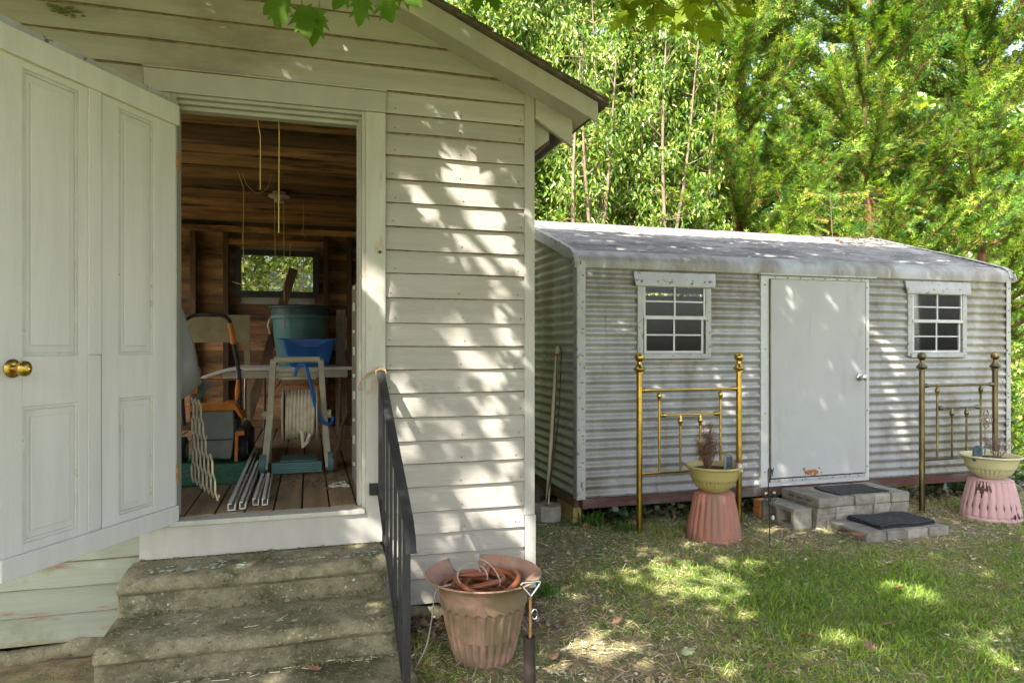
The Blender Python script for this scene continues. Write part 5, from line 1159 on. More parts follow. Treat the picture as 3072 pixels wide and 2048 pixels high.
ROOFL = [(2.3, 5.8, .22, .05), (2.6, 5.6, .2, .04), (3.5, 5.5, .22, .04), (3.0, 5.95, .35, .06), (4.05, 5.25, .25, .05), (3.7, 5.2, .2, .04), (4.6, 5.4, .2, .04), (5.2, 5.5, .2, .04), (4.3, 5.9, .4, .06), (2.5, 5.25, .12, .03), (5.6, 5.25, .3, .04), (6.1, 5.4, .2, .05)]
SIDE = [(5.9, 2.05, .10, .07), (5.75, 1.9, .07, .06), (6.05, 1.85, .08, .06), (5.55, 1.95, .06, .05), (5.9, 1.7, .07, .05), (6.1, 1.65, .07, .05), (5.7, 1.62, .05, .04), (6.1, 2.25, .08, .05), (5.4, 2.05, .05, .04), (5.95, 1.5, .06, .04)]
# ------------------------------------------------------------------ maple shading the yard, its branches hanging into view
MAPLE = [(0, .0), (.10, .10), (.30, .07), (.16, .20), (.40, .38), (.30, .40), (.50, .66), (.28, .52), (.24, .60), (.36, .92), (.20, .80), (.12, 1.02)]
half = [(u, v) for v, u in MAPLE]            # (along, across)
M_out = [(u, v) for u, v in half] + [(1.16, 0)] + [(u, -v) for u, v in half[:0:-1]]
maple_tv = [(.38, 0, .03)] + [(u, v, -.10 * abs(v) - .06 * max(0, u - .7)) for u, v in M_out]
nM = len(M_out); maple_tf = [(0, i + 1, (i + 1) % nM + 1) for i in range(nM)]
simple_tv = [(0, 0, 0), (.15, .30, -.03), (.45, .46, -.05), (.55, .26, -.02), (1.1, 0, -.06), (.55, -.26, -.02), (.45, -.46, -.05), (.15, -.30, -.03)]
simple_tf = [(0, 1, 2, 3, 4), (0, 4, 5, 6, 7)]
Lx = np.array(SUN_TO); e1 = np.cross(Lx, [0, 0, 1]); e1 /= np.linalg.norm(e1); e2 = np.cross(e1, Lx)
def blob_pts(B, n, f, k_=.8):
    out = []
    for a, b, ra, rb in B:
        k = max(30, int(n * ra * rb * 3000)); r = k_ * np.sqrt(rng.random(k)); t = rng.random(k) * 6.283
        out.append(f(a + ra * r * np.cos(t), b + rb * r * np.sin(t)))
    return np.concatenate(out)
lit = np.concatenate([blob_pts(WALL, 1, lambda a, b: np.stack([a, np.full_like(a, 3.57), b], 1)), blob_pts(SHED, 1, lambda a, b: np.stack([a, np.full_like(a, 4.985), b], 1)),
    blob_pts(GROUND, 1, lambda a, b: np.stack([a, b, np.full_like(a, .02)], 1), 1.4), blob_pts(ROOFL, 1, lambda a, b: np.stack([a, b, 2.08 + .42 * (b - 5.0)], 1)), blob_pts(SIDE, 1, lambda a, b: np.stack([np.full_like(a, 2.0), a, b], 1))])
def ray_at(px, py, d):
    u = (px - 1536) / 2048 * d; w = -(py - 1040) / 2048 * d; th = R(16.5)
    return Vector((u * math.cos(th) + d * math.sin(th), -u * math.sin(th) + d * math.cos(th), 1.42 + w))
STEPL = [(.20, 2.68, .08, .07), (.28, 2.74, .08, .05), (.02, 3.01, .245, .06), (-.5, 2.99, .245, .05), (.28, 3.19, .245, .05), (.26, 3.5, .42, .05), (-.77, 3.32, .42, .03), (.33, 3.02, .2, .05)]
lit = np.concatenate([lit, np.concatenate([np.array([x_, y_, z_]) + rng.normal(0, .5, (200, 3)) * np.array([r_, r_ * .6, 0]) for x_, y_, z_, r_ in STEPL]), np.array([tuple(ray_at(1860 + 380 * rnd.random(), -40 + 150 * rnd.random(), 3.1)) for _ in range(4000)]), np.array([tuple(ray_at(a, 40, 1.93)) for a in np.linspace(840, 980, 60)]), np.array([tuple(ray_at(a, 10, 1.93)) for a in np.linspace(1080, 1170, 40)])])
CELL = .022
litset = set(map(tuple, np.floor(np.stack([lit @ e1, lit @ e2], 1) / CELL).astype(int)))
def rect(n, f): u, v = rng.random(n), rng.random(n); return f(u, v)
K = 60000
tgt = np.concatenate([rect(K, lambda u, v: np.stack([-2.7 + 4.0 * u, np.full_like(u, 3.57), 3.7 * v], 1)), rect(K, lambda u, v: np.stack([2.0 + 4.6 * u, np.full_like(u, 5.0), 2.15 * v], 1)),
    rect(K * 2, lambda u, v: np.stack([-2.5 + 9.4 * u, 1.2 + 3.9 * v, 0 * u], 1)), rect(K // 2, lambda u, v: np.stack([2.0 + 4.6 * u, 5.0 + 1.0 * v, 2.1 + .4 * v], 1)), rect(K // 3, lambda u, v: np.stack([np.full_like(u, 2.0), 5.0 + 1.2 * u, 2.5 * v], 1))])
uv = np.stack([tgt @ e1, tgt @ e2], 1); cell = np.unique(np.floor(uv / .1).astype(int), axis=0)
LAI = 3.4; per = LAI * .01 / (.0034)
cnt = rng.poisson(per, len(cell)); ci = np.repeat(np.arange(len(cell)), cnt); n = len(ci)
q = (cell[ci] + rng.random((n, 2))) * .1
base = q[:, :1] * e1 + q[:, 1:] * e2
f_ = np.array([math.sin(R(16.5)), math.cos(R(16.5)), 0])
zt_ = 3.1 + 4.2 * rng.random(n) ** 1.3
P = base + Lx * ((zt_ - base[:, 2]) / Lx[2])[:, None]
for _ in range(14):                                        # keep the crown above the field of view
    dep = P @ f_; bad = P[:, 2] < 1.62 + .53 * np.maximum(dep, 0) + .16
    P[bad] += Lx * rng.uniform(.15, .6, (bad.sum(), 1))
lobes = np.floor(q / CELL).astype(int)
keep = np.ones(n, bool)
for dx, dy in ((0, 0), (1, 0), (-1, 0), (0, 1), (0, -1)):
    keep &= np.array([(a + dx, b + dy) not in litset for a, b in lobes])
P = P[keep]; n = len(P)
maple = thing('maple_tree', (-1.6, -3.2, 0), 'spreading maple whose green leaves hang into the top of the picture', 'tree')
D = rng.normal(0, 1, (n, 3)); D[:, 2] = -abs(D[:, 2]) * .6; Nn = np.array(Lx) * .55 + rng.normal(0, .45, (n, 3))
cols = np.array([.11, .135, .06]) * rng.uniform(.7, 1.4, (n, 1)) * np.array([1, 1, 1])
star_tv = [(.38, 0, .03), (0, 0, 0), (.08, .42, -.05), (.34, .26, -.02), (.62, .62, -.09), (.66, .22, -.03), (1.12, 0, -.08), (.66, -.22, -.03), (.62, -.62, -.09), (.34, -.26, -.02), (.08, -.42, -.05)]
star_tf = [(0, 1, 2, 3), (0, 3, 4, 5), (0, 5, 6, 7), (0, 7, 8, 9), (0, 9, 10, 1)]
print('maple leaves', n)
soup('crown', star_tv, star_tf, P, D, Nn, rng.uniform(.095, .145, n), rng.uniform(.10, .15, n), cols, M['maple_crown'], maple)
build('trunk', MB().tube(curve_pts([(-1.6, -3.2, -.1), (-1.62, -3.2, 1.0), (-1.5, -3.1, 2.6), (-1.3, -2.8, 4.2), (-.9, -2.3, 6.2), (-.7, -2.0, 8.0)], 18), [.30 - .013 * k for k in range(19)], 14), M['grey_bark'], maple, smooth=60)
for tgt_ in ((-2.6, .6, 5.0), (-.6, 1.2, 5.0), (1.5, .8, 5.8), (3.0, 1.6, 6.4), (-1.6, 1.9, 5.4), (.8, -.6, 7.0)):
    s = Vector((-1.35, -2.85, 3.6 + rnd.random() * 1.6)); e_ = Vector(tgt_); mid = (s + e_) / 2 + Vector((0, 0, .6))
    pts = curve_pts([s, mid, e_], 12); mb = MB().tube(pts, [.10 - .0068 * k for k in range(13)], 8)
    for k in (5, 7, 9, 11):
        d2 = Vector((rnd.uniform(-1, 1), rnd.uniform(-1, 1), rnd.uniform(-.1, .5))); mb.tube(curve_pts([pts[k], pts[k] + d2 * .5 + Vector((0, 0, .1)), pts[k] + d2], 6), [.03 - .004 * j for j in range(7)], 5)
    build('limb', mb, M['grey_bark'], maple, smooth=60)
# single leaves and sprays that hang into the frame
me_leaf = bpy.data.meshes.new('leaf'); me_leaf.from_pydata([(v * 1.0, 0.0 + w * 1.2, -u) for u, v, w in maple_tv], [], maple_tf); me_leaf.update()
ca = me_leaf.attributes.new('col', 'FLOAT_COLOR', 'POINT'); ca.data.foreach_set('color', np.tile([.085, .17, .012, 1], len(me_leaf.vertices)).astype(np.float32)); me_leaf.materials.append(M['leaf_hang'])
me_lit = me_leaf.copy(); me_lit.attributes['col'].data.foreach_set('color', np.tile([.26, .36, .03, 1], len(me_leaf.vertices)).astype(np.float32))  # sunlit copy of the leaf, the light put into a brighter colour
for (px, py, d, s, rx, rz, ry) in ((842, -22, 1.9, .088, 10, -16, 8), (905, 12, 1.95, .105, -12, -10, -12), (958, 20, 1.95, .098, 8, -25, 14), (870, -40, 2.0, .1, 20, 10, 40), (1090, -28, 1.9, .085, 12, -16, 10), (1150, -25, 1.95, .10, -10, -30, -20), (1060, -70, 2.0, .1, 10, 0, 30), (1180, -50, 2.05, .1, 0, -16, -50), (1440, -40, 2.6, .085, 10, -16, 10), (1470, -30, 2.6, .08, 0, -16, -20)):
    place('leaf', me_leaf, ray_at(px, py, d), (R(rx), R(ry), R(rz)), maple, (s, s, s))
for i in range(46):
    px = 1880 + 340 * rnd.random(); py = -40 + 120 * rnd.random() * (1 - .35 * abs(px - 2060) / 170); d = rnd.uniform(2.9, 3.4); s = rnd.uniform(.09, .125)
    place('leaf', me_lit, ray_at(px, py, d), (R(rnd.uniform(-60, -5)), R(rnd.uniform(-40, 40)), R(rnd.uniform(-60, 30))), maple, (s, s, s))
mb = MB()
for a in ((842, -22, 1.9), (905, 12, 1.95), (958, 20, 1.95), (1090, -28, 1.9), (1150, -25, 1.95)):
    p = ray_at(*a); mb.tube([p, p + Vector((.0, .01, .06)), p + Vector((-.04, 0, .2))], .0014, 5)
for a, b in (((1890, -30, 3.1), (2010, 20, 3.1)), ((2010, 20, 3.1), (2080, 60, 3.1)), ((2230, -60, 3.15), (2110, 30, 3.1)), ((1960, -60, 3.2), (1960, 60, 3.15)), ((2080, -80, 3.1), (2180, 60, 3.2))):
    mb.tube([ray_at(*a), (ray_at(*a) + ray_at(*b)) / 2 + Vector((0, 0, .01)), ray_at(*b)], [.006, .004, .003], 5)
build('twigs', mb, M['grey_bark'], maple)

# ------------------------------------------------------------------ broadleaf trees behind the shed
leaf_tv = [(0, 0, 0), (.38, .5, .06), (1, 0, -.08), (.38, -.5, .06)]
leaf_tf = [(0, 2, 1), (0, 3, 2)]
GREENS = np.array([[.16, .29, .03], [.11, .22, .025], [.28, .40, .045], [.06, .14, .022], [.42, .47, .10]])
def privet(x, y, stems, h, spread, nleaf, label):
    t = thing('broadleaf_tree', (x, y, 0), label, 'tree', 'slender broadleaf trees behind the metal shed')
    hang = []
    for i in range(stems):
        a = rnd.random() * 6.283; lean = rnd.uniform(.05, .26) * h * .5
        b = Vector((x + .12 * math.cos(a), y + .12 * math.sin(a), -.05)); top = Vector((x + lean * math.cos(a), y + lean * .6 * math.sin(a), h * rnd.uniform(.82, 1)))
        mid = (b + top) / 2 + Vector((rnd.uniform(-.18, .18), rnd.uniform(-.18, .18), 0))
        pts = curve_pts([b, b + (mid - b) * .5 + Vector((rnd.uniform(-.1, .1), 0, 0)), mid, top], 18); r0 = rnd.uniform(.045, .075)
        build('trunk', MB().tube(pts, [r0 * (1 - .045 * k) for k in range(19)], 8), M['bark'], t, smooth=60)
        mb = MB()
        for k in range(3, 19):
            for _ in range(3):
                az = rnd.random() * 6.283; L_ = spread * rnd.uniform(.35, 1.0) * (1 - .35 * k / 18); s = pts[k]
                e_ = s + Vector((L_ * math.cos(az), L_ * math.sin(az), L_ * rnd.uniform(.05, .7))); m_ = (s + e_) / 2 + Vector((0, 0, L_ * .15))
                q = curve_pts([s, m_, e_], 6); mb.tube(q, [.013 * (1 - .13 * j) for j in range(7)], 4); hang += q[2:]
                for j in (3, 5, 6):
                    e3 = q[j] + Vector((rnd.uniform(-.3, .3), rnd.uniform(-.3, .3), rnd.uniform(-.2, .25))); mb.tube([q[j], e3], [.006, .003], 4); hang += [e3, (e3 + q[j]) / 2, e3]
        build('branches', mb, M['bark'], t, kind='stuff')
    hang = [p for p in hang if p[2] > 3.6 or rnd.random() < .30]
    T = np.array([tuple(p) for p in hang]); idx = rng.integers(0, len(T), nleaf)
    Pp = T[idx] + rng.normal(0, .085, (nleaf, 3)); D = rng.normal(0, .5, (nleaf, 3)); D[:, 2] -= .75
    Nn = rng.normal(0, .6, (nleaf, 3)) + np.array([-.35, -.5, .45])
    tone = rng.integers(0, 5, nleaf); cl = (.75 + .5 * rng.random(len(T)))[idx][:, None]
    cols = GREENS[tone] * cl * rng.uniform(.75, 1.25, (nleaf, 1))
    soup('crown', leaf_tv, leaf_tf, Pp, D, Nn, rng.uniform(.06, .115, nleaf), rng.uniform(.022, .038, nleaf), cols, M['leaf'], t)
    # cream berry clusters
    nb = max(6, nleaf // 700); bi = rng.integers(0, len(T), nb); bp = []
    for k in bi: bp.append(T[k] + rng.normal(0, 1, (26, 3)) * np.array([.05, .05, .075]))
    bp = np.concatenate(bp); v8 = [(0, 0, .5), (.5, 0, 0), (0, .5, 0), (-.5, 0, 0), (0, -.5, 0), (0, 0, -.5)]
    nbp = len(bp); one = np.full(nbp, .016)
    soup('berry_clusters', v8, [(0, 1, 2), (0, 2, 3), (0, 3, 4), (0, 4, 1), (5, 2, 1), (5, 3, 2), (5, 4, 3), (5, 1, 4)], bp, np.tile([[1., 0, 0]], (nbp, 1)), np.tile([[0, 0, 1.]], (nbp, 1)), one, one, np.ones((nbp, 3)), M['berry'], t, kind='stuff')
privet(2.35, 9.5, 5, 7.2, 1.1, 34000, 'leafy tree just right of the outbuilding eave, behind the shed gable')
privet(3.4, 9.8, 5, 8.0, 1.15, 38000, 'tall many stemmed tree behind the left end of the shed roof')
privet(4.75, 9.7, 5, 7.6, 1.0, 32000, 'tree with a forked pale trunk rising behind the middle of the shed roof')
privet(5.6, 10.6, 4, 6.5, .9, 16000, 'thin tree between the forked trunk and the evergreens')
privet(1.2, 10.8, 4, 8.0, 1.25, 30000, 'tree standing behind the outbuilding roof, partly hidden by the eave')
privet(3.6, 11.6, 4, 9.0, 1.4, 32000, 'taller pale leaved tree in the second row behind the shed')

def slim(x, y, h, lean, fork, label):
    t = thing('slim_tree', (x, y, 0), label, 'tree', 'slim bare stemmed trees close behind the shed'); tips = []
    b = Vector((x, y, -.05)); top = Vector((x + lean, y + .1, h)); q = curve_pts([b, b.lerp(top, .35) + Vector((.05, 0, 0)), b.lerp(top, .7) + Vector((-.04, 0, 0)), top], 16)
    build('trunk', MB().tube(q, [.045 * (1 - .05 * k) for k in range(17)], 8), M['bark'], t, smooth=60)
    if fork:
        s = q[6]; e_ = s + Vector((fork, .05, h * .55)); q2 = curve_pts([s, s.lerp(e_, .4) + Vector((fork * .15, 0, 0)), e_], 12); build('trunk', MB().tube(q2, [.034 * (1 - .06 * k) for k in range(13)], 8), M['bark'], t, smooth=60); q = q + q2
    mb = MB()
    for p in q[5:]:
        for _ in range(2):
            e_ = p + Vector((rnd.uniform(-.55, .55), rnd.uniform(-.2, .5), rnd.uniform(.05, .55))); mb.tube(curve_pts([p, p.lerp(e_, .5) + Vector((0, 0, -.03)), e_], 4), [.010, .008, .006, .004, .002], 4, cap=False)
            if e_.z > 3.0: tips += [e_, p.lerp(e_, .7)]
    build('branches', mb, M['bark'], t, kind='stuff')
    T = np.array([tuple(p) for p in tips]); n = len(T) * 30; Pp = np.repeat(T, 30, 0) + rng.normal(0, .09, (n, 3)); D = rng.normal(0, .45, (n, 3)); D[:, 2] -= .8
    soup('crown', leaf_tv, leaf_tf, Pp, D, rng.normal(0, .6, (n, 3)) + np.array([-.35, -.5, .45]), rng.uniform(.07, .12, n), rng.uniform(.024, .04, n), GREENS[rng.integers(0, 5, n)] * rng.uniform(.7, 1.25, (n, 1)), M['leaf'], t)
slim(3.36, 8.75, 5.4, .25, 0, 'slim tree with a single pale stem nearest the outbuilding corner')
slim(3.86, 8.8, 5.8, -.2, .35, 'slim tree with two close pale stems above the left window')
slim(4.84, 8.8, 6.2, .15, .55, 'slim tree with a wide fork above the white shed door left side')
slim(5.40, 8.9, 5.2, .5, 0, 'slim leaning tree just left of the evergreens')

# ------------------------------------------------------------------ feathery evergreens on the right
fr_tv = []; fr_tf = []
for k in range(2):
    u = .12 + .36 * k; L_ = .50 * (1 - u) ** .6 + .16; w_ = .15
    for s in (-1, 1):
        b = len(fr_tv); fr_tv += [(u - w_ * .5, s * .008, 0), (u + w_ * .6, s * .008, .012), (u + L_ * .6, s * L_ * .75, -.10 * L_ + .03 * s)]; fr_tf.append((b, b + 1, b + 2) if s > 0 else (b + 1, b, b + 2))
b = len(fr_tv); fr_tv += [(0, -.05, 0), (0, .05, 0), (1.1, 0, -.06)]; fr_tf.append((b, b + 1, b + 2))
EG = np.array([[.05, .15, .022], [.13, .27, .026], [.23, .38, .035], [.085, .20, .024], [.36, .45, .06]])
def evergreen(x, y, h, r, z0, n, label, nl=30):
    t = thing('evergreen_tree', (x, y, 0), label, 'tree', 'feathery evergreens behind the right of the shed')
    tr = curve_pts([(x, y, -.1), (x + .05, y, h * .3), (x - .08, y + .1, h * .6), (x, y, h)], 14)
    build('trunk', MB().tube(tr, [.16 * (1 - .045 * k) * (1 if k < 5 else .55) for k in range(15)], 10), M['red_bark'], t, smooth=60)
    tips = []; dirs = []; mb = MB()
    for i in range(nl):
        k = rnd.uniform(.10, .97); zs = k * h; s = tr[min(14, int(k * 14))]; s = Vector((s.x, s.y, zs))
        az = i * 2.399 + rnd.uniform(-.3, .3); rr = r * (1 - .62 * max(0, k - .25)) * rnd.uniform(.75, 1.1)
        e_ = s + Vector((rr * math.cos(az), rr * math.sin(az), rr * rnd.uniform(.35, .85)))
        if e_.z > h + .6: e_.z = h + .6
        q = curve_pts([s, s + (e_ - s) * .45 + Vector((0, 0, -.06 * rr)), e_], 10)
        mb.tube(q, [.032 * (1 - .08 * j) * (1.1 - .6 * k) for j in range(11)], 5)
        for j in range(1, 11):
            for _ in range(8):
                d_ = (q[j] - q[j - 1]).normalized(); w_ = Vector((rnd.uniform(-1, 1), rnd.uniform(-1, 1), rnd.uniform(-.3, .9))); dd = (d_ * .7 + w_ * .7 + Vector((-.1, -.15, .15))).normalized()
                L_ = rnd.uniform(.14, .42) * (.6 + .045 * j); p0 = q[j].lerp(q[j - 1], rnd.random()); e2_ = p0 + dd * L_; mb.tube([p0, e2_], [.006, .002], 3, cap=False)
                if zs + (q[j].z - s.z) > z0 or rnd.random() < .12:
                    pn = (w_.cross(dd) + Vector((-.25, -.35, .5))).normalized(); sd = dd.cross(pn).normalized(); tone = rnd.random()
                    for m_ in range(8):
                        f_u = .15 + .85 * m_ / 7 + rnd.uniform(-.05, .05); an = (rnd.uniform(.45, .95) if m_ < 7 else 0) * (1 if m_ % 2 else -1)
                        tips.append((*(p0 + dd * L_ * f_u), *(dd * math.cos(an) + sd * math.sin(an)), *pn, (.42 - .20 * f_u) * L_ * 1.1 * rnd.uniform(.7, 1.25) + .015, min(.999, max(0, tone + rnd.uniform(-.15, .15)))))
    for i in range(26):
        k = rnd.uniform(.12, .42); s = Vector(tr[int(k * 14)]); az = rnd.random() * 6.283; L_ = rnd.uniform(.4, 1.3); e_ = s + Vector((L_ * math.cos(az), L_ * math.sin(az), L_ * rnd.uniform(-.35, .3))); mb.tube(curve_pts([s, (s + e_) / 2 + Vector((0, 0, .12)), e_], 5), [.010 - .0014 * j for j in range(6)], 4)
    build('limbs', mb, M['red_bark'], t, smooth=60, kind='stuff')
    T = np.array(tips); n = len(T)
    Pp = T[:, :3] + rng.normal(0, .02, (n, 3)); D = T[:, 3:6] + rng.normal(0, .16, (n, 3)); Nn = T[:, 6:9] + rng.normal(0, .25, (n, 3))
    cols = EG[np.minimum(4, (T[:, 10] * 5).astype(int))] * rng.uniform(.75, 1.25, (n, 1))
    br = rng.random(n) < .02; cols[br] = np.array([.26, .12, .04]) * rng.uniform(.7, 1.3, (br.sum(), 1))
    soup('crown', fr_tv, fr_tf, Pp, D, Nn, T[:, 9] * rng.uniform(.8, 1.2, n), T[:, 9] * .95, cols, M['frond'], t)
evergreen(6.75, 9.6, 7.2, 1.9, 2.4, 0, 'evergreen with a reddish trunk behind the right half of the shed roof', 84)
evergreen(8.7, 8.9, 7.6, 2.0, 2.2, 24000, 'large bright evergreen behind the right end of the shed', 92)
evergreen(10.4, 8.4, 7.6, 2.2, .8, 24000, 'evergreen at the right edge of the picture behind the shed corner', 92)
evergreen(7.9, 11.6, 8.8, 2.4, 2.2, 17000, 'tall evergreen in the second row filling the gap behind the others', 66)
evergreen(5.6, 11.9, 8.6, 1.9, 2.4, 13000, 'slim evergreen behind the gap between broadleaf trees and evergreens', 60)

# thin wild sapling with yellow tips in front of the evergreens
t = thing('wild_sapling', (7.05, 7.9, 0), 'thin sapling with yellowing compound leaves in front of the evergreens', 'sapling')
q = curve_pts([(7.05, 7.9, 0), (7.0, 7.9, 1.6), (7.03, 7.9, 2.7), (6.9, 7.8, 3.5)], 14); mb = MB().tube(q, [.018 - .001 * k for k in range(15)], 6); pts = []; dd = []
for k in range(8, 15):
    for s in (-1, 1):
        a = rnd.uniform(.1, .7); e_ = q[k] + Vector((s * rnd.uniform(.25, .5), rnd.uniform(-.25, .1), rnd.uniform(-.05, .22))); mb.tube([q[k], (q[k] + e_) / 2 + Vector((0, 0, .03)), e_], [.004, .003, .002], 4)
        for j in range(9):
            for s2 in (-1, 1): pts.append(q[k].lerp(e_, .2 + .8 * j / 8)); dd.append(((e_ - q[k]).normalized() + Vector((0, s2 * .4, -.5 + s2 * .5))).normalized())
build('stem', mb, M['bark'], t); P_ = np.array([tuple(p) for p in pts]); D_ = np.array([tuple(p) for p in dd]); n = len(P_)
cols = np.where(rng.random((n, 1)) < .35, np.array([.45, .28, .03]), np.array([.13, .20, .03])) * rng.uniform(.8, 1.2, (n, 1))
soup('foliage', leaf_tv, leaf_tf, P_, D_, rng.normal(0, .4, (n, 3)) + np.array([-.3, -.5, .6]), rng.uniform(.07, .10, n), rng.uniform(.022, .032, n), cols, M['leaf'], t)

# far-off wood behind everything
n = 66000
Pp = np.stack([rng.uniform(-9, 30, n), rng.uniform(15, 22, n), 0 * np.zeros(n)], 1); hh = 11.5 + 2.2 * np.sin(Pp[:, 0] * .7) + 1.5 * np.sin(Pp[:, 0] * 1.9 + 1)
hh += np.where(np.abs(Pp[:, 0] - 4.6) < .9, -7.0, 0); Pp[:, 2] = hh * rng.random(n) ** .8
cols = GREENS[rng.integers(0, 5, n)] * rng.uniform(.7, 1.4, (n, 1))
soup('distant_woods', leaf_tv, leaf_tf, Pp, rng.normal(0, 1, (n, 3)), rng.normal(0, .5, (n, 3)) + np.array([-.3, -.5, .4]), rng.uniform(.22, .42, n), rng.uniform(.12, .24, n), cols, M['leaf'], kind='stuff')
# bushes behind the back window and right of the shed
def bush(x, y, rx, ry, h, n, label, tones=GREENS, L0=.05, L1=.09):
    t = thing('bush', (x, y, 0), label, 'bush'); mb = MB()
    for _ in range(16):
        a = rnd.random() * 6.283; e_ = Vector((x + rx * .8 * math.cos(a) * rnd.random(), y + ry * .8 * math.sin(a) * rnd.random(), h * rnd.uniform(.6, .98))); mb.tube(curve_pts([(x + .1 * math.cos(a), y + .1 * math.sin(a), 0), (x + (e_.x - x) * .3, y + (e_.y - y) * .3, h * .4), tuple(e_)], 6), [.014 - .0017 * k for k in range(7)], 5)
    build('branches', mb, M['bark'], t, kind='stuff')
    u = rng.normal(0, 1, (n, 3)); u /= np.linalg.norm(u, axis=1, keepdims=True); rr = rng.random((n, 1)) ** .4 * (1 + .25 * np.sin(u[:, :1] * 7) * np.sin(u[:, 2:] * 6 + 1))
    Pp = np.array([x, y, h * .5]) + u * rr * np.array([rx, ry, h * .52]); Pp[:, 2] = np.maximum(Pp[:, 2], .02)
    soup('crown', leaf_tv, leaf_tf, Pp, rng.normal(0, 1, (n, 3)) + np.array([0, 0, -.3]), u * .6 + rng.normal(0, .5, (n, 3)) + np.array([0, 0, .4]), rng.uniform(L0, L1, n), rng.uniform(L0 * .5, L1 * .55, n), tones[rng.integers(0, len(tones), n)] * rng.uniform(.7, 1.3, (n, 1)), M['leaf'], t)
bush(-.1, 9.3, 1.0, .8, 3.0, 4200, 'leafy bush seen through the small back window of the outbuilding')
bush(-1.7, 10.4, 1.3, 1.0, 4.2, 4500, 'tall bush behind the outbuilding to the left of the back window')
bush(7.35, 5.9, .6, .8, 1.3, 3600, 'green undergrowth at the right rear corner of the metal shed')
bush(8.3, 6.6, .9, .8, 1.0, 3600, 'low undergrowth at the right edge of the picture')
bush(7.6, 7.4, .7, .6, 1.9, 2600, 'reddish brown tinged bush behind the right end of the shed', np.array([[.20, .09, .04], [.13, .15, .03], [.24, .12, .05]]))

# ------------------------------------------------------------------ lawn, litter and leaves
def fn(x, y): return (np.sin(x * 2.1 + 1.7 * np.sin(y * 1.3)) + np.sin(y * 3.3 + 1.2 * np.sin(x * 2.7)) * .7 + np.sin(x * 6.1 + y * 4.7) * .35) / 2.05
def dryness(x, y):
    d = .75 * np.exp(-((x - .8) / .95) ** 2) + .75 * np.exp(-(((x - 3.9) / .75) ** 2 + ((y - 4.0) / .42) ** 2)) + .7 / (1 + np.exp(-(y - 4.1 + .12 * np.sin(x * 3)) / .10)) + .35 * np.exp(-((x - 1.3) / .35) ** 2 - ((y - 3.0) / .5) ** 2) + .25 * np.exp(-((x - 5.2) / .9) ** 2)
    return d + .34 * fn(x, y) + .27
def blocked(x, y):
    b = (x < .43) & (y > 2.25) | (y > 3.55) & (x < 1.2) | (np.hypot(x - PC[0], y - PC[1]) < .15) | (np.hypot(x - P1[0], y - P1[1]) < .2) | (np.hypot(x - P2[0], y - P2[1]) < .22)
    return b | (x > 3.6) & (x < 4.72) & (y > 4.42) & (y < 4.9) | (x > 3.85) & (x < 4.63) & (y > 3.98) & (y < 4.42)
def scatter(n, x0=-.2, x1=8.8, y0=1.7, y1=5.6):
    x = rng.uniform(x0, x1, n); y = y0 + (y1 - y0) * rng.random(n) ** 1.15; return x, y
x, y = scatter(330000); d = dryness(x, y)
k = ~blocked(x, y) & (rng.random(len(x)) < np.clip(1.05 - .75 * d, .06, 1)) & (y < 5.05); x, y, d = x[k], y[k], d[k]; n = len(x)
dead = rng.random(n) < np.clip(d * .72 + .08, 0, .93)
g = np.array([[.17, .29, .03], [.22, .34, .04], [.28, .38, .06], [.19, .29, .10]])[rng.integers(0, 4, n)]
s_ = np.array([[.58, .46, .25], [.46, .36, .20], [.64, .55, .35], [.42, .40, .17]])[rng.integers(0, 4, n)]
cols = np.where(dead[:, None], s_, g) * rng.uniform(.7, 1.3, (n, 1)) * (1 + .18 * fn(x * 1.7, y * 1.9))[:, None]
D = rng.normal(0, .55, (n, 3)); D[:, 2] = np.where(dead, .25, .75) * rng.uniform(.4, 1.2, n)
Hh = rng.uniform(.018, .055, n) * np.where(dead, .9, 1.1) * (1 + .4 * fn(x * 3.1 + 2, y * 3.7))
blade_tv = [(0, -.5, 0), (0, .5, 0), (.55, .40, .0), (1, 0, -.16)]; blade_tf = [(0, 1, 2), (0, 2, 3)]
soup('lawn_grass', blade_tv, blade_tf, np.stack([x, y, np.zeros(n)], 1), D, rng.normal(0, 1, (n, 3)), Hh, rng.uniform(.0022, .0045, n), cols, M['grassblade'], kind='stuff', label='short patchy lawn of green and straw coloured grass', category='grass')
x, y = scatter(90000, -.2, 8.8, 1.8, 6.2); d = dryness(x, y)
k = ~blocked(x, y) & (rng.random(len(x)) < np.clip(d * .8 + .06, .05, 1)); x, y = x[k], y[k]; n = len(x)
D = rng.normal(0, 1, (n, 3)); D[:, 2] *= .16; chip = rng.random(n) < .16
cols = np.array([[.44, .34, .19], [.34, .25, .15], [.48, .41, .28], [.18, .13, .085], [.38, .32, .25]])[rng.integers(0, 5, n)] * rng.uniform(.6, 1.3, (n, 1))
Nn = rng.normal(0, .35, (n, 3)) + np.array([0, 0, 1])
soup('straw_litter', [(0, -.5, 0), (0, .5, 0), (.5, .5, .06), (.5, -.5, .06), (1, .3, 0), (1, -.3, 0)], [(0, 1, 2, 3), (3, 2, 4, 5)], np.stack([x, y, rng.uniform(.003, .016, n)], 1), D, Nn, np.where(chip, rng.uniform(.012, .03, n), rng.uniform(.02, .075, n)), np.where(chip, rng.uniform(.01, .022, n), rng.uniform(.0015, .0035, n)), cols, M['litter'], kind='stuff', label='dry straw and leaf crumbs over the bare parts of the lawn', category='litter')
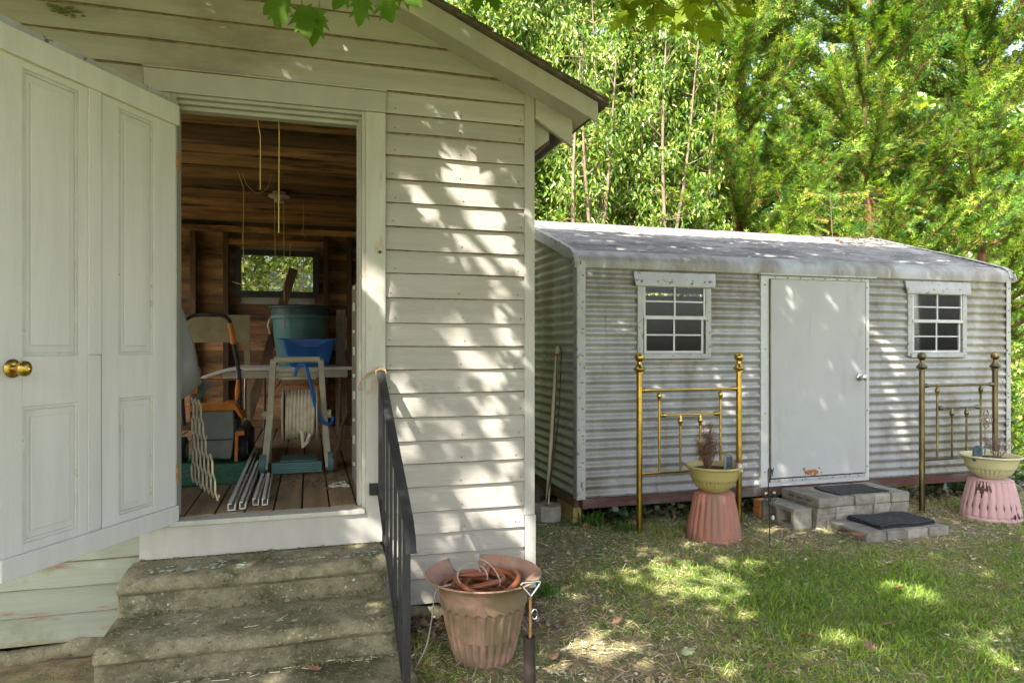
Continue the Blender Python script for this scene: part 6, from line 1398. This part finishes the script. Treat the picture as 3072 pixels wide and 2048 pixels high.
# ivy under and beside the shed
n = 5200; x = rng.uniform(2.0, 8.6, n); y = 5.12 + abs(rng.normal(0, .28, n)) - .16 * (rng.random(n) < .35); kx = (np.sin(x * 2.3) + np.sin(x * 5.1 + 1) > -.9) | (x > 5.0); x, y = x[kx], y[kx]; n = len(x)
cols = np.array([[.035, .07, .022], [.05, .09, .03], [.16, .19, .12], [.025, .05, .02]])[rng.integers(0, 4, n)] * rng.uniform(.7, 1.3, (n, 1))
soup('ivy', [(0, 0, 0), (.1, .4, 0), (.45, .5, .04), (1, 0, -.06), (.45, -.5, .04), (.1, -.4, 0)], [(0, 1, 2, 3), (0, 3, 4, 5)], np.stack([x, y, rng.uniform(.01, .12, n)], 1), rng.normal(0, .6, (n, 3)) + np.array([0, -.5, .2]), rng.normal(0, .4, (n, 3)) + np.array([0, -.5, .9]), rng.uniform(.03, .065, n), rng.uniform(.03, .06, n), cols, M['leaf'], kind='stuff', label='ivy creeping along the ground under and beside the metal shed', category='ivy')
# taller grass tufts by the shed and the house corner
def tuft(x0, y0, n, h, label):
    xx = x0 + rng.normal(0, .05, n); yy = y0 + rng.normal(0, .05, n); D = rng.normal(0, .4, (n, 3)); D[:, 2] = 1
    o = soup('grass_tuft', blade_tv, blade_tf, np.stack([xx, yy, 0 * xx], 1), D, rng.normal(0, 1, (n, 3)), rng.uniform(.4, 1, n) * h, rng.uniform(.003, .006, n), np.array([.07, .16, .025]) * rng.uniform(.7, 1.4, (n, 1)), M['grassblade'], label=label, category='grass tuft', group='taller grass tufts', kind='stuff')
for a in ((1.30, 3.66, 90, .10, 'bright grass tuft at the foot of the outbuilding corner'), (2.15, 5.02, 90, .14, 'grass tuft beside the concrete foot of the pole'), (2.33, 4.78, 60, .12, 'grass tuft at the left post of the polished bed frame'), (1.03, 2.93, 26, .09, 'few green blades right of the broken planter'), (3.05, 4.98, 40, .12, 'grass tuft under the shed behind the terracotta planter')): tuft(*a)
# fallen leaves
def flat_leaf(name, m, curl):
    me = bpy.data.meshes.new(name); me.from_pydata([(v, u - .45, w * .6 + curl * (abs(v) ** 1.6 + .6 * (u - .4) ** 2)) for u, v, w in maple_tv], [], maple_tf); me.update(); me.materials.append(m); return me
Lm = [flat_leaf('fallen_leaf', M['brownleaf'], .55), flat_leaf('fallen_leaf', M['dryleaf'], .4), flat_leaf('fallen_leaf', M['paleleaf'], .12)]
def fallen(x, y, k, s, label, group=None, z_=.022, tilt=.3): place('fallen_leaf', Lm[k], (x, y, z_), (rnd.uniform(-tilt, tilt), rnd.uniform(-tilt, tilt), rnd.random() * 6.28), None, (s, s, s), label=label, category='leaf', group=group)
fallen(3.80, 4.17, 1, .085, 'smaller curled orange brown maple leaf left of the lower shed step', z_=.05, tilt=.9); fallen(3.84, 4.03, 1, .11, 'largest orange brown maple leaf in front of the lower shed step', z_=.055, tilt=.9)
fallen(1.636, 2.725, 2, .085, 'pale green leaf lying flat on the lawn near the bottom edge', z_=.05, tilt=.1)
for (lx, ly, lb) in ((2.296, 2.728, 'small orange leaf on the green lawn nearest the bottom edge'), (2.189, 3.906, 'small orange leaf on the lawn in front of the terracotta planter'), (3.258, 3.134, 'small orange leaf on the right half of the open lawn'), (2.736, 4.162, 'small orange leaf on the lawn just right of the terracotta planter')): fallen(lx, ly, 1, .06, lb, 'orange leaves on the lawn', .035)
for (lx, ly) in ((2.855, 4.007), (2.954, 2.916), (2.772, 2.747), (2.487, 2.56), (1.894, 2.683), (1.918, 2.527), (3.881, 3.005), (1.492, 3.169), (1.97, 2.844), (3.324, 3.868), (1.233, 3.246), (1.054, 2.88), (1.25, 2.75), (1.5, 4.3), (1.8, 4.5), (1.35, 3.9), (2.2, 4.5), (3.4, 4.3), (5.0, 4.2), (4.9, 3.7), (.62, 2.75), (.55, 2.6), (1.1, 3.45), (1.02, 3.3), (4.2, 2.9), (3.4, 3.4)): fallen(lx, ly, 0, rnd.uniform(.04, .07), 'dry brown leaf curled on the lawn', 'brown leaves on the lawn', .03, .5)
n = 900; x = rng.uniform(2.05, 6.3, n); y = rng.uniform(4.95, 6.0, n)
D = rng.normal(0, 1, (n, 3)); D[:, 2] *= .3; cols = np.array([[.17, .095, .05], [.24, .12, .06], [.12, .08, .05]])[rng.integers(0, 3, n)] * rng.uniform(.7, 1.3, (n, 1))
soup('leaf_drift', maple_tv, maple_tf, np.stack([x, y, rng.uniform(.01, .04, n)], 1), D, rng.normal(0, .5, (n, 3)) + np.array([0, 0, 1]), rng.uniform(.05, .10, n), rng.uniform(.05, .09, n), cols, M['litter'], kind='stuff', label='drift of brown leaves under the metal shed', category='leaves')
n = 240; x = rng.uniform(.40, 1.2, n); y = 3.52 - abs(rng.normal(0, .12, n)); D = rng.normal(0, 1, (n, 3)); D[:, 2] *= .3
soup('leaf_drift', maple_tv, maple_tf, np.stack([x, y, rng.uniform(.01, .03, n)], 1), D, rng.normal(0, .5, (n, 3)) + np.array([0, 0, 1]), rng.uniform(.035, .07, n), rng.uniform(.035, .06, n), np.array([.14, .10, .07]) * rng.uniform(.5, 1.5, (n, 1)), M['litter'], kind='stuff', label='dark leaf litter along the foot of the outbuilding wall', category='leaves')
fallen(-.34, 3.42, 1, .055, 'orange leaf scrap on the top concrete step', None, .425, .3)
fallen(.02, 2.95, 0, .06, 'brown leaf on the bottom concrete slab', None, .085, .3)
mb = MB()
for i in range(26):
    x_, y_ = rnd.uniform(-.6, .3), rnd.uniform(2.97, 3.02) ; a = rnd.random() * 6.28; L_ = rnd.uniform(.03, .09); mb.tube([(x_, y_, .079), (x_ + L_ * math.cos(a), y_ + .3 * L_ * math.sin(a), .080)], .0013, 4)
for i in range(12):
    x_, y_ = rnd.uniform(-.7, .3), rnd.uniform(3.05, 3.25) ; a = rnd.random() * 6.28; L_ = rnd.uniform(.02, .06); mb.tube([(x_, y_, .249), (x_ + L_ * math.cos(a), y_ + L_ * math.sin(a), .250)], .0011, 4)
build('dry_needles', mb, M['hose'], None, kind='stuff', label='dry straw lying on the concrete steps', category='straw')
# twigs on the shed roof
mb = MB()
for i in range(60):
    x_ = rnd.uniform(5.5, 6.5); y_ = 6.66 - abs(rnd.gauss(0, .35)); a = rnd.random() * 6.28; L_ = rnd.uniform(.04, .14); z_ = roof_z(y_) + .032
    mb.tube([(x_, y_, z_), (x_ + L_ * math.cos(a), y_ + .3 * L_ * math.sin(a), z_)], .004, 4)
build('roof_debris', mb, M['brownleaf'], None, kind='stuff', label='brown needles lying on the right end of the shed roof', category='debris')
